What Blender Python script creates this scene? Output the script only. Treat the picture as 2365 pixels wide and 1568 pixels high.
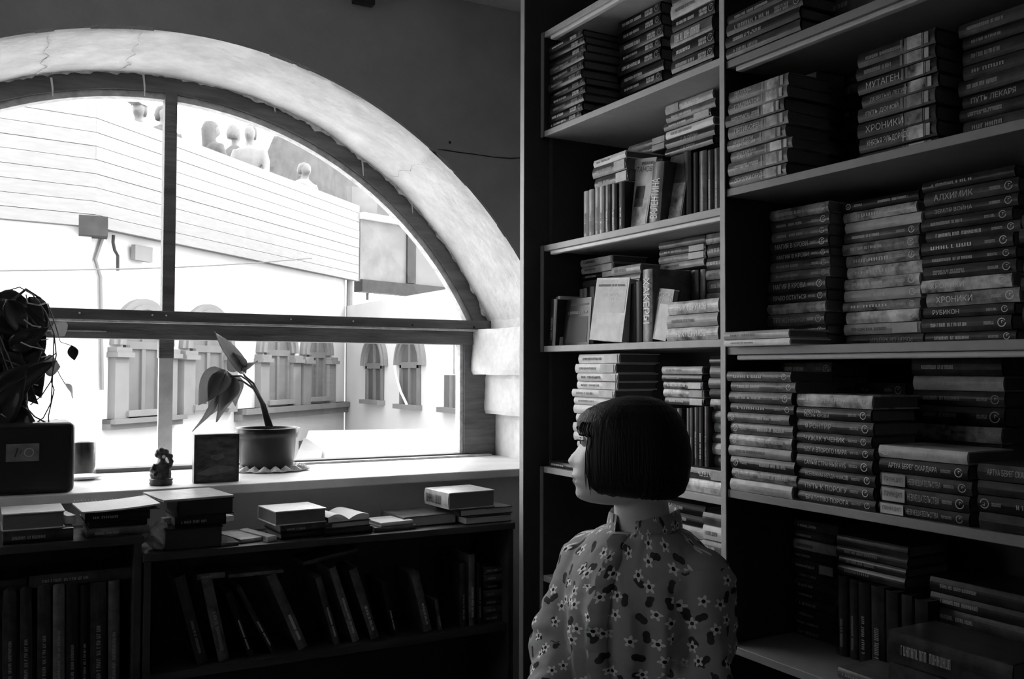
import bpy, bmesh, math, random
from mathutils import Vector as V, Matrix, noise as mnoise

for o in list(bpy.data.objects):
    bpy.data.objects.remove(o)
random.seed(11)
SC = bpy.context.scene
COL = SC.collection
PI = math.pi

# ------------------------------------------------------------------ camera
FPX, CX, CY, EYE = 2200.0, 1182.5, 784.0, 1.30      # focal length and centre for a 2365x1568 frame
_y, _p, _r = math.radians(29.23), math.radians(1.81), math.radians(0.17)
F0 = V((math.sin(_y), math.cos(_y), 0)); R0 = V((math.cos(_y), -math.sin(_y), 0)); UP = V((0, 0, 1))
CF = F0 * math.cos(_p) + UP * math.sin(_p)
_u = -F0 * math.sin(_p) + UP * math.cos(_p)
CR = R0 * math.cos(_r) + _u * math.sin(_r)
CU = _u * math.cos(_r) - R0 * math.sin(_r)
CAM = V((0, 0, EYE))
cd = bpy.data.cameras.new('camera')
cam = bpy.data.objects.new('camera', cd); COL.objects.link(cam)
cd.sensor_fit = 'HORIZONTAL'; cd.sensor_width = 36; cd.lens = FPX / 2365 * 36
cd.clip_start = 0.02; cd.clip_end = 300
_m = Matrix((CR, CU, -CF)).transposed().to_4x4(); _m.translation = CAM
cam.matrix_world = _m
SC.camera = cam

# ------------------------------------------------------------------ light
w = bpy.data.worlds.new('overcast_sky'); SC.world = w; w.use_nodes = True
bg = w.node_tree.nodes['Background']
bg.inputs[0].default_value = (1, 1, 1, 1); bg.inputs[1].default_value = 6.5
sd = bpy.data.lights.new('sun', 'SUN'); sd.energy = 2.0; sd.angle = math.radians(1.5)
sun = bpy.data.objects.new('sun', sd); COL.objects.link(sun)
sun.rotation_euler = V((-0.85, 0.12, -0.8)).to_track_quat('-Z', 'Y').to_euler()
SC.view_settings.view_transform = 'Standard'
SC.view_settings.look = 'None'
SC.view_settings.gamma = 1.0
SC.view_settings.use_curve_mapping = False
SC.view_settings.exposure = 0.32
try:
    SC.cycles.max_bounces = 8; SC.cycles.diffuse_bounces = 4; SC.cycles.glossy_bounces = 3
    SC.cycles.transparent_max_bounces = 10
except Exception:
    pass

# ------------------------------------------------------------------ points seen through the lens, put back on real planes
def ray(px, py):
    return CF + CR * ((px - CX) / FPX) + CU * ((CY - py) / FPX)
def onx(px, py, x): r = ray(px, py); return CAM + r * (x / r.x)
def ony(px, py, y): r = ray(px, py); return CAM + r * (y / r.y)
def onz(px, py, z): r = ray(px, py); return CAM + r * ((z - EYE) / r.z)
def atd(px, py, d): return CAM + ray(px, py) * d
def onp(px, py, p, n): r = ray(px, py); return CAM + r * ((p - CAM).dot(n) / r.dot(n))
def lerp(a, b, t): return a + (b - a) * t
def interp(tab, z):
    """tab: rows (key, v1, v2 ...) with rising keys"""
    if z <= tab[0][0]: return tab[0][1:]
    for a, b in zip(tab, tab[1:]):
        if z <= b[0]:
            t = (z - a[0]) / (b[0] - a[0]); t = t * t * (3 - 2 * t) * .5 + t * .5
            return tuple(lerp(p, q, t) for p, q in zip(a[1:], b[1:]))
    return tab[-1][1:]

# ------------------------------------------------------------------ materials
MATS = {}
def mat(name, c, rough=.6, var=0.0, scale=12.0, bump=0.0, bscale=None, stretch=(1, 1, 1), spec=.4, rand=0.0, detail=4.0, c2=None, coat=0.0):
    """grey procedural material: noise between c*(1-var) and c*(1+var) (or c and c2), optional bump, per-object brightness spread"""
    if name in MATS: return MATS[name]
    m = bpy.data.materials.new(name); m.use_nodes = True
    nt = m.node_tree; b = nt.nodes['Principled BSDF']
    b.inputs['Roughness'].default_value = rough
    b.inputs['Specular IOR Level'].default_value = spec
    b.inputs['Coat Weight'].default_value = coat
    b.inputs['Base Color'].default_value = (c, c, c, 1)
    L = nt.links.new
    if var or bump or rand or c2 is not None:
        tc = nt.nodes.new('ShaderNodeTexCoord'); mp = nt.nodes.new('ShaderNodeMapping')
        mp.inputs['Scale'].default_value = stretch
        oi = nt.nodes.new('ShaderNodeObjectInfo')
        L(tc.outputs['Object'], mp.inputs['Vector'])
        if rand or c2 is not None:
            sc = nt.nodes.new('ShaderNodeVectorMath'); sc.operation = 'SCALE'
            sc.inputs[0].default_value = (31, 17, 23); L(oi.outputs['Random'], sc.inputs['Scale'])
            L(sc.outputs[0], mp.inputs['Location'])
        nz = nt.nodes.new('ShaderNodeTexNoise'); nz.inputs['Scale'].default_value = scale
        nz.inputs['Detail'].default_value = detail; nz.inputs['Roughness'].default_value = .6
        L(mp.outputs[0], nz.inputs['Vector'])
        rp = nt.nodes.new('ShaderNodeValToRGB')
        lo, hi = (c * (1 - var), c * (1 + var)) if c2 is None else (c, c2)
        rp.color_ramp.elements[0].position = .33; rp.color_ramp.elements[1].position = .67
        rp.color_ramp.elements[0].color = (lo, lo, lo, 1); rp.color_ramp.elements[1].color = (hi, hi, hi, 1)
        L(nz.outputs['Fac'], rp.inputs['Fac'])
        out = rp.outputs[0]
        if rand:
            mr = nt.nodes.new('ShaderNodeMapRange')
            mr.inputs['To Min'].default_value = 1 - rand; mr.inputs['To Max'].default_value = 1 + rand
            L(oi.outputs['Random'], mr.inputs['Value'])
            mx = nt.nodes.new('ShaderNodeVectorMath'); mx.operation = 'SCALE'
            L(out, mx.inputs[0]); L(mr.outputs[0], mx.inputs['Scale']); out = mx.outputs[0]
        L(out, b.inputs['Base Color'])
        if bump:
            n2 = nt.nodes.new('ShaderNodeTexNoise'); n2.inputs['Scale'].default_value = bscale or scale * 3
            n2.inputs['Detail'].default_value = 6
            L(mp.outputs[0], n2.inputs['Vector'])
            bp = nt.nodes.new('ShaderNodeBump'); bp.inputs['Strength'].default_value = bump
            bp.inputs['Distance'].default_value = .01
            L(n2.outputs['Fac'], bp.inputs['Height']); L(bp.outputs[0], b.inputs['Normal'])
    MATS[name] = m
    return m

M_paint = mat('grey wall paint', .50, .75, .10, 5, .10, 60)
M_plaster = mat('white plaster', .60, .85, .16, 9, .7, 30, detail=8)
M_crumb = mat('broken plaster', .62, .9, .30, 40, .8, 90)
M_frame = mat('weathered window wood', .115, .6, .35, 30, .5, 60, stretch=(.15, 1, 1))
M_bead = mat('worn pale bead', .42, .6, .25, 40, .3, 80)
M_sill = mat('white painted sill', .78, .5, .08, 9, .15, 40)
M_ceil = mat('ceiling', .5, .9, .08, 4)
M_floor = mat('worn floorboards', .16, .5, .3, 8, .2, stretch=(1, .1, 1))
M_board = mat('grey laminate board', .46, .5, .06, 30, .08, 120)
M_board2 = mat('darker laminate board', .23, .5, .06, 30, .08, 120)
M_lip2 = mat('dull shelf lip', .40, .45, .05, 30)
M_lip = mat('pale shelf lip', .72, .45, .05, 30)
M_inner = mat('shade-darkened laminate', .035, .6, .1, 20)  # panel colour darkened to paint the backlit shade inside the bookcases
M_dkwood = mat('dark stained wood', .040, .5, .3, 20, .15, 60, stretch=(.2, 1, 1))
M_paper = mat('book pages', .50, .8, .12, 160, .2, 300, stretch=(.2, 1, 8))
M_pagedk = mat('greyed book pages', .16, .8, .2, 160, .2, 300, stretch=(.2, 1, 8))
M_ink = mat('pale lettering', .85, .5)
M_ink_shaded = mat('shaded lettering', .60, .5)  # pale lettering darkened to paint the right unit's dimmer light
M_inkm = mat('grey lettering', .40, .5)
M_inkd = mat('black lettering', .03, .5)
M_bk = dict(
    black=mat('black book cover', .008, .45, .4, 30, rand=.4, c2=.014, spec=.25),
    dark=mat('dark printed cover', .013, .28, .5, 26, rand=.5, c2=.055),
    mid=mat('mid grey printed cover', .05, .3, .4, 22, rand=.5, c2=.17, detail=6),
    art=mat('mottled picture cover', .03, .25, .5, 22, rand=.5, c2=.62, detail=7),
    lite=mat('pale printed cover', .32, .35, .3, 24, rand=.25, c2=.52),
    white=mat('white printed cover', .66, .45, .1, 30, rand=.08, c2=.82))
WORDS = dict(black='black', dark='dark', mid='grey', art='mottled', lite='pale', white='white')

# ------------------------------------------------------------------ mesh building
class MB:
    def __init__(s): s.v = []; s.f = []; s.m = []
    def add(s, vs, fs, mi=0):
        o = len(s.v); s.v += [tuple(v) for v in vs]; s.f += [[i + o for i in f] for f in fs]; s.m += [mi] * len(fs); return s
    def box(s, x0, x1, y0, y1, z0, z1, mi=0):
        return s.add([(x, y, z) for x in (x0, x1) for y in (y0, y1) for z in (z0, z1)],
                     [(0, 1, 3, 2), (4, 6, 7, 5), (0, 4, 5, 1), (2, 3, 7, 6), (0, 2, 6, 4), (1, 5, 7, 3)], mi)
    def obox(s, o, a, b, c, mi=0):
        """box from corner o along vectors a, b, c"""
        o = V(o); return s.add([o + a * i + b * j + c * k for i in (0, 1) for j in (0, 1) for k in (0, 1)],
                     [(0, 1, 3, 2), (4, 6, 7, 5), (0, 4, 5, 1), (2, 3, 7, 6), (0, 2, 6, 4), (1, 5, 7, 3)], mi)
    def prism(s, poly, d, mi=0):
        n = len(poly); poly = [V(p) for p in poly]
        return s.add(poly + [p + d for p in poly],
                     [list(range(n))[::-1], list(range(n, 2 * n))] + [(i, (i + 1) % n, n + (i + 1) % n, n + i) for i in range(n)], mi)
    def tube(s, pts, r, n=8, mi=0, flat=1.0):
        pts = [V(p) for p in pts]; k = len(pts)
        if not hasattr(r, '__len__'): r = [r] * k
        vs = []; up = V((.31, .17, .93)).normalized()
        for i, p in enumerate(pts):
            t = (pts[min(i + 1, k - 1)] - pts[max(i - 1, 0)]).normalized()
            a = t.cross(up)
            if a.length < .05: a = t.cross(V((1, 0, 0)))
            a.normalize(); b = a.cross(t); up = b if i == 0 else (b + up * .2).normalized()
            vs += [p + (a * math.cos(2 * PI * j / n) + b * (flat * math.sin(2 * PI * j / n))) * r[i] for j in range(n)]
        fs = [(i * n + j, i * n + (j + 1) % n, (i + 1) * n + (j + 1) % n, (i + 1) * n + j) for i in range(k - 1) for j in range(n)]
        fs += [list(range(n))[::-1], [(k - 1) * n + j for j in range(n)]]
        return s.add(vs, fs, mi)
    def loft(s, rings, mi=0, cap=True):
        n = len(rings[0]); k = len(rings)
        fs = [(i * n + j, i * n + (j + 1) % n, (i + 1) * n + (j + 1) % n, (i + 1) * n + j) for i in range(k - 1) for j in range(n)]
        if cap: fs += [list(range(n))[::-1], [(k - 1) * n + j for j in range(n)]]
        return s.add([p for r in rings for p in r], fs, mi)
    def lathe(s, prof, c=(0, 0, 0), n=24, mi=0, cap=True):
        c = V(c)
        return s.loft([[c + V((r * math.cos(2 * PI * j / n), r * math.sin(2 * PI * j / n), z)) for j in range(n)] for r, z in prof], mi, cap)
    def ball(s, c, r, n=12, mi=0, sq=(1, 1, 1)):
        c = V(c); k = n // 2 + 2
        return s.loft([[c + V((sq[0] * r * math.sin(a) * math.cos(2 * PI * j / n), sq[1] * r * math.sin(a) * math.sin(2 * PI * j / n), sq[2] * r * math.cos(a)))
                        for j in range(n)] for a in [max(.02, min(PI - .02, PI * i / k)) for i in range(k + 1)]], mi)
    def mesh(s, name, mats, smooth=False):
        me = bpy.data.meshes.new(name); me.from_pydata(s.v, [], s.f)
        if not isinstance(mats, (list, tuple)): mats = [mats]
        for m in mats: me.materials.append(m)
        if len(mats) > 1: me.polygons.foreach_set('material_index', s.m)
        bm = bmesh.new(); bm.from_mesh(me); bmesh.ops.recalc_face_normals(bm, faces=bm.faces); bm.to_mesh(me); bm.free()
        if smooth: me.polygons.foreach_set('use_smooth', [True] * len(me.polygons))
        me.update(); return me
    def build(s, name, mats, parent=None, smooth=False, bevel=0.0, seg=2):
        return link(name, s.mesh(name, mats, smooth), parent, bevel, seg)

def link(name, me, parent=None, bevel=0.0, seg=2):
    o = bpy.data.objects.new(name, me); COL.objects.link(o)
    if parent is not None: o.parent = parent
    if bevel:
        b = o.modifiers.new('bevel', 'BEVEL'); b.width = bevel; b.segments = seg; b.limit_method = 'ANGLE'; b.angle_limit = .7
    return o
def empty(name, loc=(0, 0, 0), rz=0.0):
    o = bpy.data.objects.new(name, None); COL.objects.link(o); o.location = loc; o.rotation_euler = (0, 0, rz)
    o.empty_display_size = .05; return o
def tag(o, label=None, cat=None, group=None, kind=None):
    if label: o['label'] = label
    if cat: o['category'] = cat
    if group: o['group'] = group
    if kind: o['kind'] = kind
    return o
def solidify_mesh(o):
    """replace an object's mesh by its evaluated (modified) mesh"""
    dg = bpy.context.evaluated_depsgraph_get(); dg.update()
    me = bpy.data.meshes.new_from_object(o.evaluated_get(dg), depsgraph=dg)
    o.modifiers.clear(); o.data = me; return me
def smooth_all(me): me.polygons.foreach_set('use_smooth', [True] * len(me.polygons))
def nz(p, s=1.0): return mnoise.noise(V(p) * s)

# flat lettering: one shared mesh per string, lying in its own XZ plane and facing -Y, unit box 0..1
TEXT = {}
def text_mesh(st):
    if st in TEXT: return TEXT[st]
    cu = bpy.data.curves.new('lettering', 'FONT'); cu.body = st; cu.resolution_u = 2; cu.align_x = 'LEFT'; cu.space_line = .85
    ob = bpy.data.objects.new('lettering', cu); COL.objects.link(ob)
    dg = bpy.context.evaluated_depsgraph_get()
    me = bpy.data.meshes.new_from_object(ob.evaluated_get(dg))
    bpy.data.objects.remove(ob); bpy.data.curves.remove(cu)
    xs = [v.co.x for v in me.vertices] or [0, 1]; ys = [v.co.y for v in me.vertices] or [0, 1]
    x0, x1, y0, y1 = min(xs), max(xs), min(ys), max(ys)
    for v in me.vertices: v.co = ((v.co.x - x0) / (x1 - x0), 0, (v.co.y - y0) / (y1 - y0))
    me.name = 'lettering'; TEXT[st] = (me, (x1 - x0) / (y1 - y0)); return TEXT[st]
def strokes_mesh(seed, words=2, rows=1):
    """lettering too blurred to read: rows of upright strokes in a unit box"""
    k = ('~', seed, words, rows)
    if k in TEXT: return TEXT[k]
    rnd = random.Random(seed * 7 + words * 3 + rows); b = MB(); hh = 1.0 / rows
    for r in range(rows):
        x = 0.0; wl = [rnd.randint(6, 11) for _ in range(words)]; step = 1.0 / (sum(wl) + (words - 1) * .8)
        z0, z1 = r * hh + .06 * hh, (r + 1) * hh - .1 * hh
        for wn in wl:
            for c in range(wn):
                t = step * .24
                b.add([(x, 0, z0), (x + t, 0, z0), (x + t, 0, z1), (x, 0, z1)], [(0, 1, 2, 3)])
                kind = rnd.random()
                if kind < .75: b.add([(x + step * .5, 0, z0), (x + step * .5 + t, 0, z0), (x + step * .5 + t, 0, z1), (x + step * .5, 0, z1)], [(0, 1, 2, 3)])
                zz = rnd.choice([z0, lerp(z0, z1, .45), z1 - .16 * (z1 - z0)])
                b.add([(x, 0, zz), (x + step * .5, 0, zz), (x + step * .5, 0, zz + .16 * (z1 - z0)), (x, 0, zz + .16 * (z1 - z0))], [(0, 1, 2, 3)])
                x += step
            x += step * .8
    me = b.mesh('lettering', M_ink); TEXT[k] = (me, 6.0); return TEXT[k]
def emblem_mesh():
    if 'emblem' in TEXT: return TEXT['emblem']
    b = MB(); n = 22
    for i in range(n - 2):                                   # nearly closed ring
        a0, a1 = 2 * PI * i / n + .5, 2 * PI * (i + 1) / n + .5
        b.add([(r * math.cos(a), 0, r * math.sin(a)) for r, a in ((1, a0), (1, a1), (.80, a1), (.80, a0))], [(0, 1, 2, 3)])
    for i in range(8):                                       # inner curl
        t0, t1 = i / 8, (i + 1) / 8
        f = lambda t, s: (lerp(.62, -.15, t) * math.cos(3.2 * t + .4) , 0, lerp(.6, .1, t) * math.sin(3.2 * t + .4) - .1 + s * .24 * (1 - abs(2 * t - 1)))
        b.add([f(t0, -1), f(t1, -1), f(t1, 1), f(t0, 1)], [(0, 1, 2, 3)])
    TEXT['emblem'] = b.mesh('emblem', M_ink); return TEXT['emblem']
_inked = {}
def inked(me, m):
    """the same lettering mesh in another ink"""
    k = (me.name, m.name)
    if k not in _inked:
        c = me.copy(); c.materials.clear(); c.materials.append(m); _inked[k] = c
    return _inked[k]

# ================================================================== ROOM
W, FR = 2.90, 3.35                       # inner face of the window wall, front of the window frame
AX, AZ, AA, AB = .53, .80, 1.396, 1.488  # centre and half axes of the arch
ZC = 2.565
def arch(t, off=0.0):                    # t = angle from +x
    return (AX + (AA - off) * math.cos(t), AZ + (AB - off) * math.sin(t))
T_END = math.asin((1.49 - AZ) / AB)
NSEG = 84
ARC = [lerp(T_END, PI - T_END, i / NSEG) for i in range(NSEG + 1)]
XR = arch(T_END)[0]; XL = 2 * AX - XR
TIERS = [(1.455, 1.49, XR), (1.28, 1.455, 1.694), (1.126, 1.28, 1.753), (.93, 1.126, 1.802)]
b = MB(); x0, x1 = -1.7, 2.2
for ta, tb in zip(ARC, ARC[1:]):
    (xa, za), (xb, zb) = arch(ta), arch(tb)
    b.add([(xa, W, za), (xa, W, ZC), (xb, W, ZC), (xb, W, zb)], [(0, 1, 2, 3)])
b.add([(XR, W, 1.49), (x1, W, 1.49), (x1, W, ZC), (XR, W, ZC)], [(0, 1, 2, 3)])
b.add([(XL, W, 1.49), (x0, W, 1.49), (x0, W, ZC), (XL, W, ZC)], [(0, 1, 2, 3)])
for z0, z1, xr in TIERS:
    b.add([(xr, W, z0), (x1, W, z0), (x1, W, z1), (xr, W, z1)], [(0, 1, 2, 3)])
    xl = 2 * AX - xr
    b.add([(xl, W, z0), (x0, W, z0), (x0, W, z1), (xl, W, z1)], [(0, 1, 2, 3)])
b.add([(x0, W, 0), (x1, W, 0), (x1, W, .93), (x0, W, .93)], [(0, 1, 2, 3)])
# outer face and edges, so that no daylight leaks past the wall
YO = 3.52
for ta, tb in zip(ARC, ARC[1:]):
    (xa, za), (xb, zb) = arch(ta), arch(tb)
    b.add([(xa, YO, za), (xa, YO, ZC + .3), (xb, YO, ZC + .3), (xb, YO, zb)], [(0, 1, 2, 3)])
for sx, xe in ((XR, x1), (XL, x0)):
    b.add([(sx, YO, 1.49), (xe, YO, 1.49), (xe, YO, ZC + .3), (sx, YO, ZC + .3)], [(0, 1, 2, 3)])
for z0, z1, xr in TIERS:
    for xx, xe in ((xr, x1), (2 * AX - xr, x0)):
        b.add([(xx, YO, z0), (xe, YO, z0), (xe, YO, z1), (xx, YO, z1)], [(0, 1, 2, 3)])
b.add([(x0, YO, -.2), (x1, YO, -.2), (x1, YO, .93), (x0, YO, .93)], [(0, 1, 2, 3)])
wall_w = b.build('wall_window', M_paint); tag(wall_w, kind='structure')
# the deep plastered arch, uneven and chipped
b = MB(); rows = [W, W + .012, W + .06, W + .13, W + .21, W + .30, W + .38, FR + .02, FR + .06, YO]
grid = []
for ri, yy in enumerate(rows):
    rr = []
    for i, t in enumerate(ARC):
        x, z = arch(t)
        k = 0 if ri in (0,) else 1
        d = .009 * nz((x * 3, yy * 4, z * 3), 1.3) + .004 * nz((x * 14, yy * 14, z * 14), 1)
        if ri == 0: d = -.004 - .006 * abs(nz((x * 22, 3.1, z * 22)))
        cx, cz = (AX - x), (AZ - z); l = math.hypot(cx, cz)
        rr.append(V((x + cx / l * d, yy - (.0015 if ri == 0 else 0), z + cz / l * d)))
    grid.append(rr)
n = len(ARC)
b.add([p for r in grid for p in r], [(i * n + j, i * n + j + 1, (i + 1) * n + j + 1, (i + 1) * n + j) for i in range(len(rows) - 1) for j in range(n - 1)])
b.build('arch_plaster', M_plaster, wall_w, smooth=True)
def rough_block(x, z0, z1, y0, y1, side):
    b = MB(); ny, nzz = 14, 10; g = []
    for j in range(nzz + 1):
        for i in range(ny + 1):
            y = lerp(y0, y1, i / ny); z = lerp(z0, z1, j / nzz)
            d = .006 * nz((y * 9, z * 9, x)) + .003 * nz((y * 30, z * 30, x))
            e = min(j, nzz - j) == 0 or i in (0, ny)
            g.append((x + side * ((-.006 if e else 0) * -1 + d), y, z + (.004 * nz((y * 25, z, x)) if j in (0, nzz) else 0)))
    N = ny + 1
    b.add(g, [(j * N + i, j * N + i + 1, (j + 1) * N + i + 1, (j + 1) * N + i) for j in range(nzz) for i in range(ny)])
    e = side * .3
    for z, r in ((z0, 0), (z1, nzz)):                       # shelf-like top and underside of the tier
        b.add([g[r * N + i] for i in range(N)] + [(x + e, g[r * N + i][1], z) for i in range(N)], [(i, i + 1, N + i + 1, N + i) for i in range(ny)])
    return b
for z0, z1, xr in TIERS[1:]:
    rough_block(xr, z0, z1, W, YO, 1).build('jamb_block', M_plaster, wall_w, smooth=False)
    rough_block(2 * AX - xr, z0, z1, W, YO, -1).build('jamb_block', M_plaster, wall_w)
b = MB()                                                     # reveal of the narrow course under the springing
for xx in (XR, 2 * AX - XR): b.add([(xx, W, 1.45), (xx, YO, 1.45), (xx, YO, 1.495), (xx, W, 1.495)], [(0, 1, 2, 3)])
b.build('jamb_course', M_plaster, wall_w)
# chips where the grey paint has come off along the arris
rnd = random.Random(4); b = MB()
for (px, py, ln, wd) in [(650, 135, .075, .010), (700, 152, .04, .007), (255, 54, .11, .007), (330, 62, .06, .008), (100, 64, .05, .004), (1000, 348, .03, .008), (1030, 375, .05, .01), (1010, 352, .035, .003), (1065, 408, .06, .007), (1160, 530, .05, .007)]:
    p = ony(px, py, W); t = math.atan2((p.z - AZ) / AB, (p.x - AX) / AA)
    top, bot = [], []
    m = 9
    for i in range(m):
        tt = t + (i / (m - 1) - .5) * ln / 1.4
        x, z = arch(tt); nx, nzv = math.cos(tt), math.sin(tt)
        h = wd * (1 - abs(2 * i / (m - 1) - 1) ** 2) * rnd.uniform(.6, 1.3) + .001
        top.append(V((x + nx * h, W - .003, z + nzv * h))); bot.append(V((x - nx * .004, W - .003, z - nzv * .004)))
    b.add(top + bot, [(i, i + 1, m + i + 1, m + i) for i in range(m - 1)])
b.build('paint_chips', M_plaster, wall_w)
for px, py in [(330, 64), (112, 62), (1012, 352)]:
    p = ony(px, py, W); t = math.atan2((p.z - AZ) / AB, (p.x - AX) / AA); b = MB(); pts = []
    for i in range(12):
        tt = t + .006 * math.sin(i * 1.9) + .004 * math.sin(i * 4.1); x, z = arch(tt, .006); pts.append((x, lerp(W + .01, FR - .03, i / 11), z))
    b.tube(pts, [.0006 + .0012 * abs(math.sin(i * .8)) for i in range(12)], 5); b.build('plaster_crack', M_crumb, wall_w)
# a crack running from the arch to the bookcase
b = MB(); pts = [ony(px, py, W - .001) for px, py in [(1012, 345), (1030, 347), (1060, 352), (1100, 357), (1140, 363), (1180, 366), (1207, 364)]]
b.tube(pts, [.002, .004, .0035, .003, .003, .004, .002], 5, flat=.5); b.build('wall_crack', M_inkd, wall_w)
b = MB(); b.ball(ony(1039, 329, W), .005, 8); b.build('nail_hole', M_inkd, wall_w)

b = MB(); b.box(-1.7, 2.2, -2.4, YO, ZC, ZC + .3); tag(b.build('ceiling', M_ceil), kind='structure')
b = MB(); b.box(-1.7, 2.2, -2.4, W, -.2, 0); fl = tag(b.build('floor', M_floor), kind='structure')
b = MB(); ly0, ly1, lz0, lz1 = 1.95, 2.45, 1.15, 1.9         # unseen window added in the left wall for side fill light
b.box(-1.9, -1.7, -2.6, ly0, -.2, ZC + .3); b.box(-1.9, -1.7, ly1, YO, -.2, ZC + .3); b.box(-1.9, -1.7, ly0, ly1, -.2, lz0); b.box(-1.9, -1.7, ly0, ly1, lz1, ZC + .3)
tag(b.build('wall_left', M_paint), kind='structure')
b = MB(); b.box(1.93, 2.2, -2.4, W, 0, ZC); tag(b.build('wall_right', M_paint), kind='structure')
b = MB(); bx0, bx1, bz0, bz1 = -.8, -.4, 1.45, 1.9           # unseen window added in the back wall to fill the room with light
b.box(-1.9, bx0, -2.6, -2.4, -.2, ZC + .3); b.box(bx1, 2.2, -2.6, -2.4, -.2, ZC + .3); b.box(bx0, bx1, -2.6, -2.4, -.2, bz0); b.box(bx0, bx1, -2.6, -2.4, bz1, ZC + .3)
tag(b.build('wall_back', M_paint), kind='structure')

# ------------------------------------------------------------------ the half-round window
win = empty('window_1', (0, 0, 0)); tag(win, kind='structure')
def arch_band(o0, o1, y0, y1, zcut):
    """band between two offsets of the arch, cut at zcut"""
    b = MB(); t0 = math.asin((zcut - AZ) / AB); ts = [lerp(t0, PI - t0, i / 70) for i in range(71)]
    rings = []
    for t in ts:
        (xa, za), (xb, zb) = arch(t, o0), arch(t, o1)
        rings.append([(xa, y0, za), (xa, y1, za), (xb, y1, zb), (xb, y0, zb)])
    return b.loft(rings)
arch_band(-.015, .058, FR, FR + .06, 1.47).build('arch_frame', M_frame, win, bevel=.002)
arch_band(.058, .080, FR + .012, FR + .05, 1.47).build('arch_bead', M_bead, win)
b = MB(); rnd = random.Random(9)                              # crumbling mortar between frame and plaster
ts = [lerp(T_END, PI - T_END, i / 260) for i in range(261)]; r0 = []; r1 = []
for i, t in enumerate(ts):
    lo = .004 + .014 * max(0, nz((t * 30, 2, 1)) + .15) + .006 * rnd.random() * (nz((t * 60, 5, 1)) > 0)
    x, z = arch(t, -.012); r0.append(V((x, FR - .006, z)))
    x, z = arch(t, lo); r1.append(V((x, FR - .004 - .004 * rnd.random(), z)))
k = len(ts); b.add(r0 + r1, [(i, i + 1, k + i + 1, k + i) for i in range(k - 1)])
b.build('mortar_crumbs', M_crumb, win)
for px, py, l in [(118, 188, .045), (331, 180, .06), (836, 375, .05), (925, 432, .03), (950, 465, .045), (632, 246, .02)]:
    p = ony(px, py, FR - .004); b = MB()
    b.tube([p + V((0, 0, .012)), p + V((.004, 0, -l * .4)), p + V((.006, 0, -l))], [.0035, .003, .0015], 6)
    b.build('mortar_drip', M_plaster, win)
b = MB(); b.box(.532, .572, FR - .004, FR + .045, 1.485, 2.232); b.build('mullion', M_frame, win, bevel=.002)
b = MB(); b.box(-.78, 1.785, FR - .022, FR + .06, 1.456, 1.492); b.build('transom_board', M_frame, win, bevel=.002)
b = MB(); b.box(-.78, 1.79, FR - .04, FR + .01, 1.449, 1.456); b.build('transom_ledge', M_bead, win, bevel=.0015)
b = MB(); b.box(-.74, 1.735, FR - .006, FR + .06, 1.397, 1.449); b.build('transom_rail', M_frame, win, bevel=.002)
b = MB(); b.box(.23, .36, FR - .010, FR - .006, 1.4175, 1.4215); b.box(.10, .226, FR - .010, FR - .006, 1.4165, 1.4205); b.build('chalk_strip', M_bead, win)
b = MB()
for px in (184, 352, 384, 672, 816):
    p = ony(px, 712 + (px - 130) * .03 + 9, FR - .024); b.ball(p, .0032, 8)
b.build('nail_heads', M_sill, win)
b = MB()
for px in (953, 1095):
    p = ony(px, 712 + (px - 130) * .03 + 14, FR - .024); b.ball(p, .004, 8)
b.build('screw_holes', M_inkd, win)
b = MB(); b.box(1.662, 1.80, FR, FR + .06, .95, 1.449); b.build('jamb_post', M_frame, win, bevel=.002)
b = MB(); b.box(1.647, 1.662, FR + .01, FR + .05, .972, 1.397); b.build('jamb_bead', M_bead, win)
b = MB(); b.box(-.74, -.60, FR, FR + .06, .95, 1.449); b.build('jamb_post', M_frame, win)
b = MB(); b.box(-.62, 1.69, FR, FR + .06, .95, .974); b.build('bottom_rail', M_frame, win, bevel=.002)
b = MB(); b.box(.78, 1.77, FR - .03, FR - .002, .958, .968); b.build('sill_strip', M_bead, win, bevel=.0015)
b = MB(); b.box(.525, .572, FR, FR + .045, 1.335, 1.40); b.build('mullion_stub', M_frame, win)
M_palestrip = mat('pale grey strip', .50, .4, .2, 12)
b = MB(); b.box(.527, .572, FR + .012, FR + .03, .974, 1.335); b.build('pale_lower_mullion', M_palestrip, win)  # lower mullion in a paler grey than the stub above
# panes
mg = bpy.data.materials.new('window glass'); mg.use_nodes = True; nt = mg.node_tree; nt.nodes.clear()
go = nt.nodes.new('ShaderNodeOutputMaterial'); gm = nt.nodes.new('ShaderNodeMixShader'); gt = nt.nodes.new('ShaderNodeBsdfTransparent')
gg = nt.nodes.new('ShaderNodeBsdfGlossy'); gg.inputs['Roughness'].default_value = .02; gf = nt.nodes.new('ShaderNodeValue'); gf.outputs[0].default_value = .03
gt.inputs[0].default_value = (.97, .97, .97, 1)
nt.links.new(gf.outputs[0], gm.inputs[0]); nt.links.new(gt.outputs[0], gm.inputs[1]); nt.links.new(gg.outputs[0], gm.inputs[2]); nt.links.new(gm.outputs[0], go.inputs[0])
def pane(poly): 
    b = MB(); b.prism([(x, FR + .028, z) for x, z in poly], V((0, .003, 0))); b.build('pane', mg, win)
tc = math.acos((.552 - AX) / (AA - .07))
t0 = math.asin((1.48 - AZ) / (AB - .07))
pane([arch(lerp(t0, tc, i / 20), .07) for i in range(21)] + [(.552, 1.48)])
pane([arch(lerp(tc, PI - t0, i / 24), .07) for i in range(25)] + [(.552, 1.48)])
pane([(.55, .965), (1.655, .965), (1.655, 1.40), (.55, 1.40)])
BACKWIN = (bx0, bx1, bz0, bz1)
pane([(-.62, .965), (.55, .965), (.55, 1.40), (-.62, 1.40)])
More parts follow.
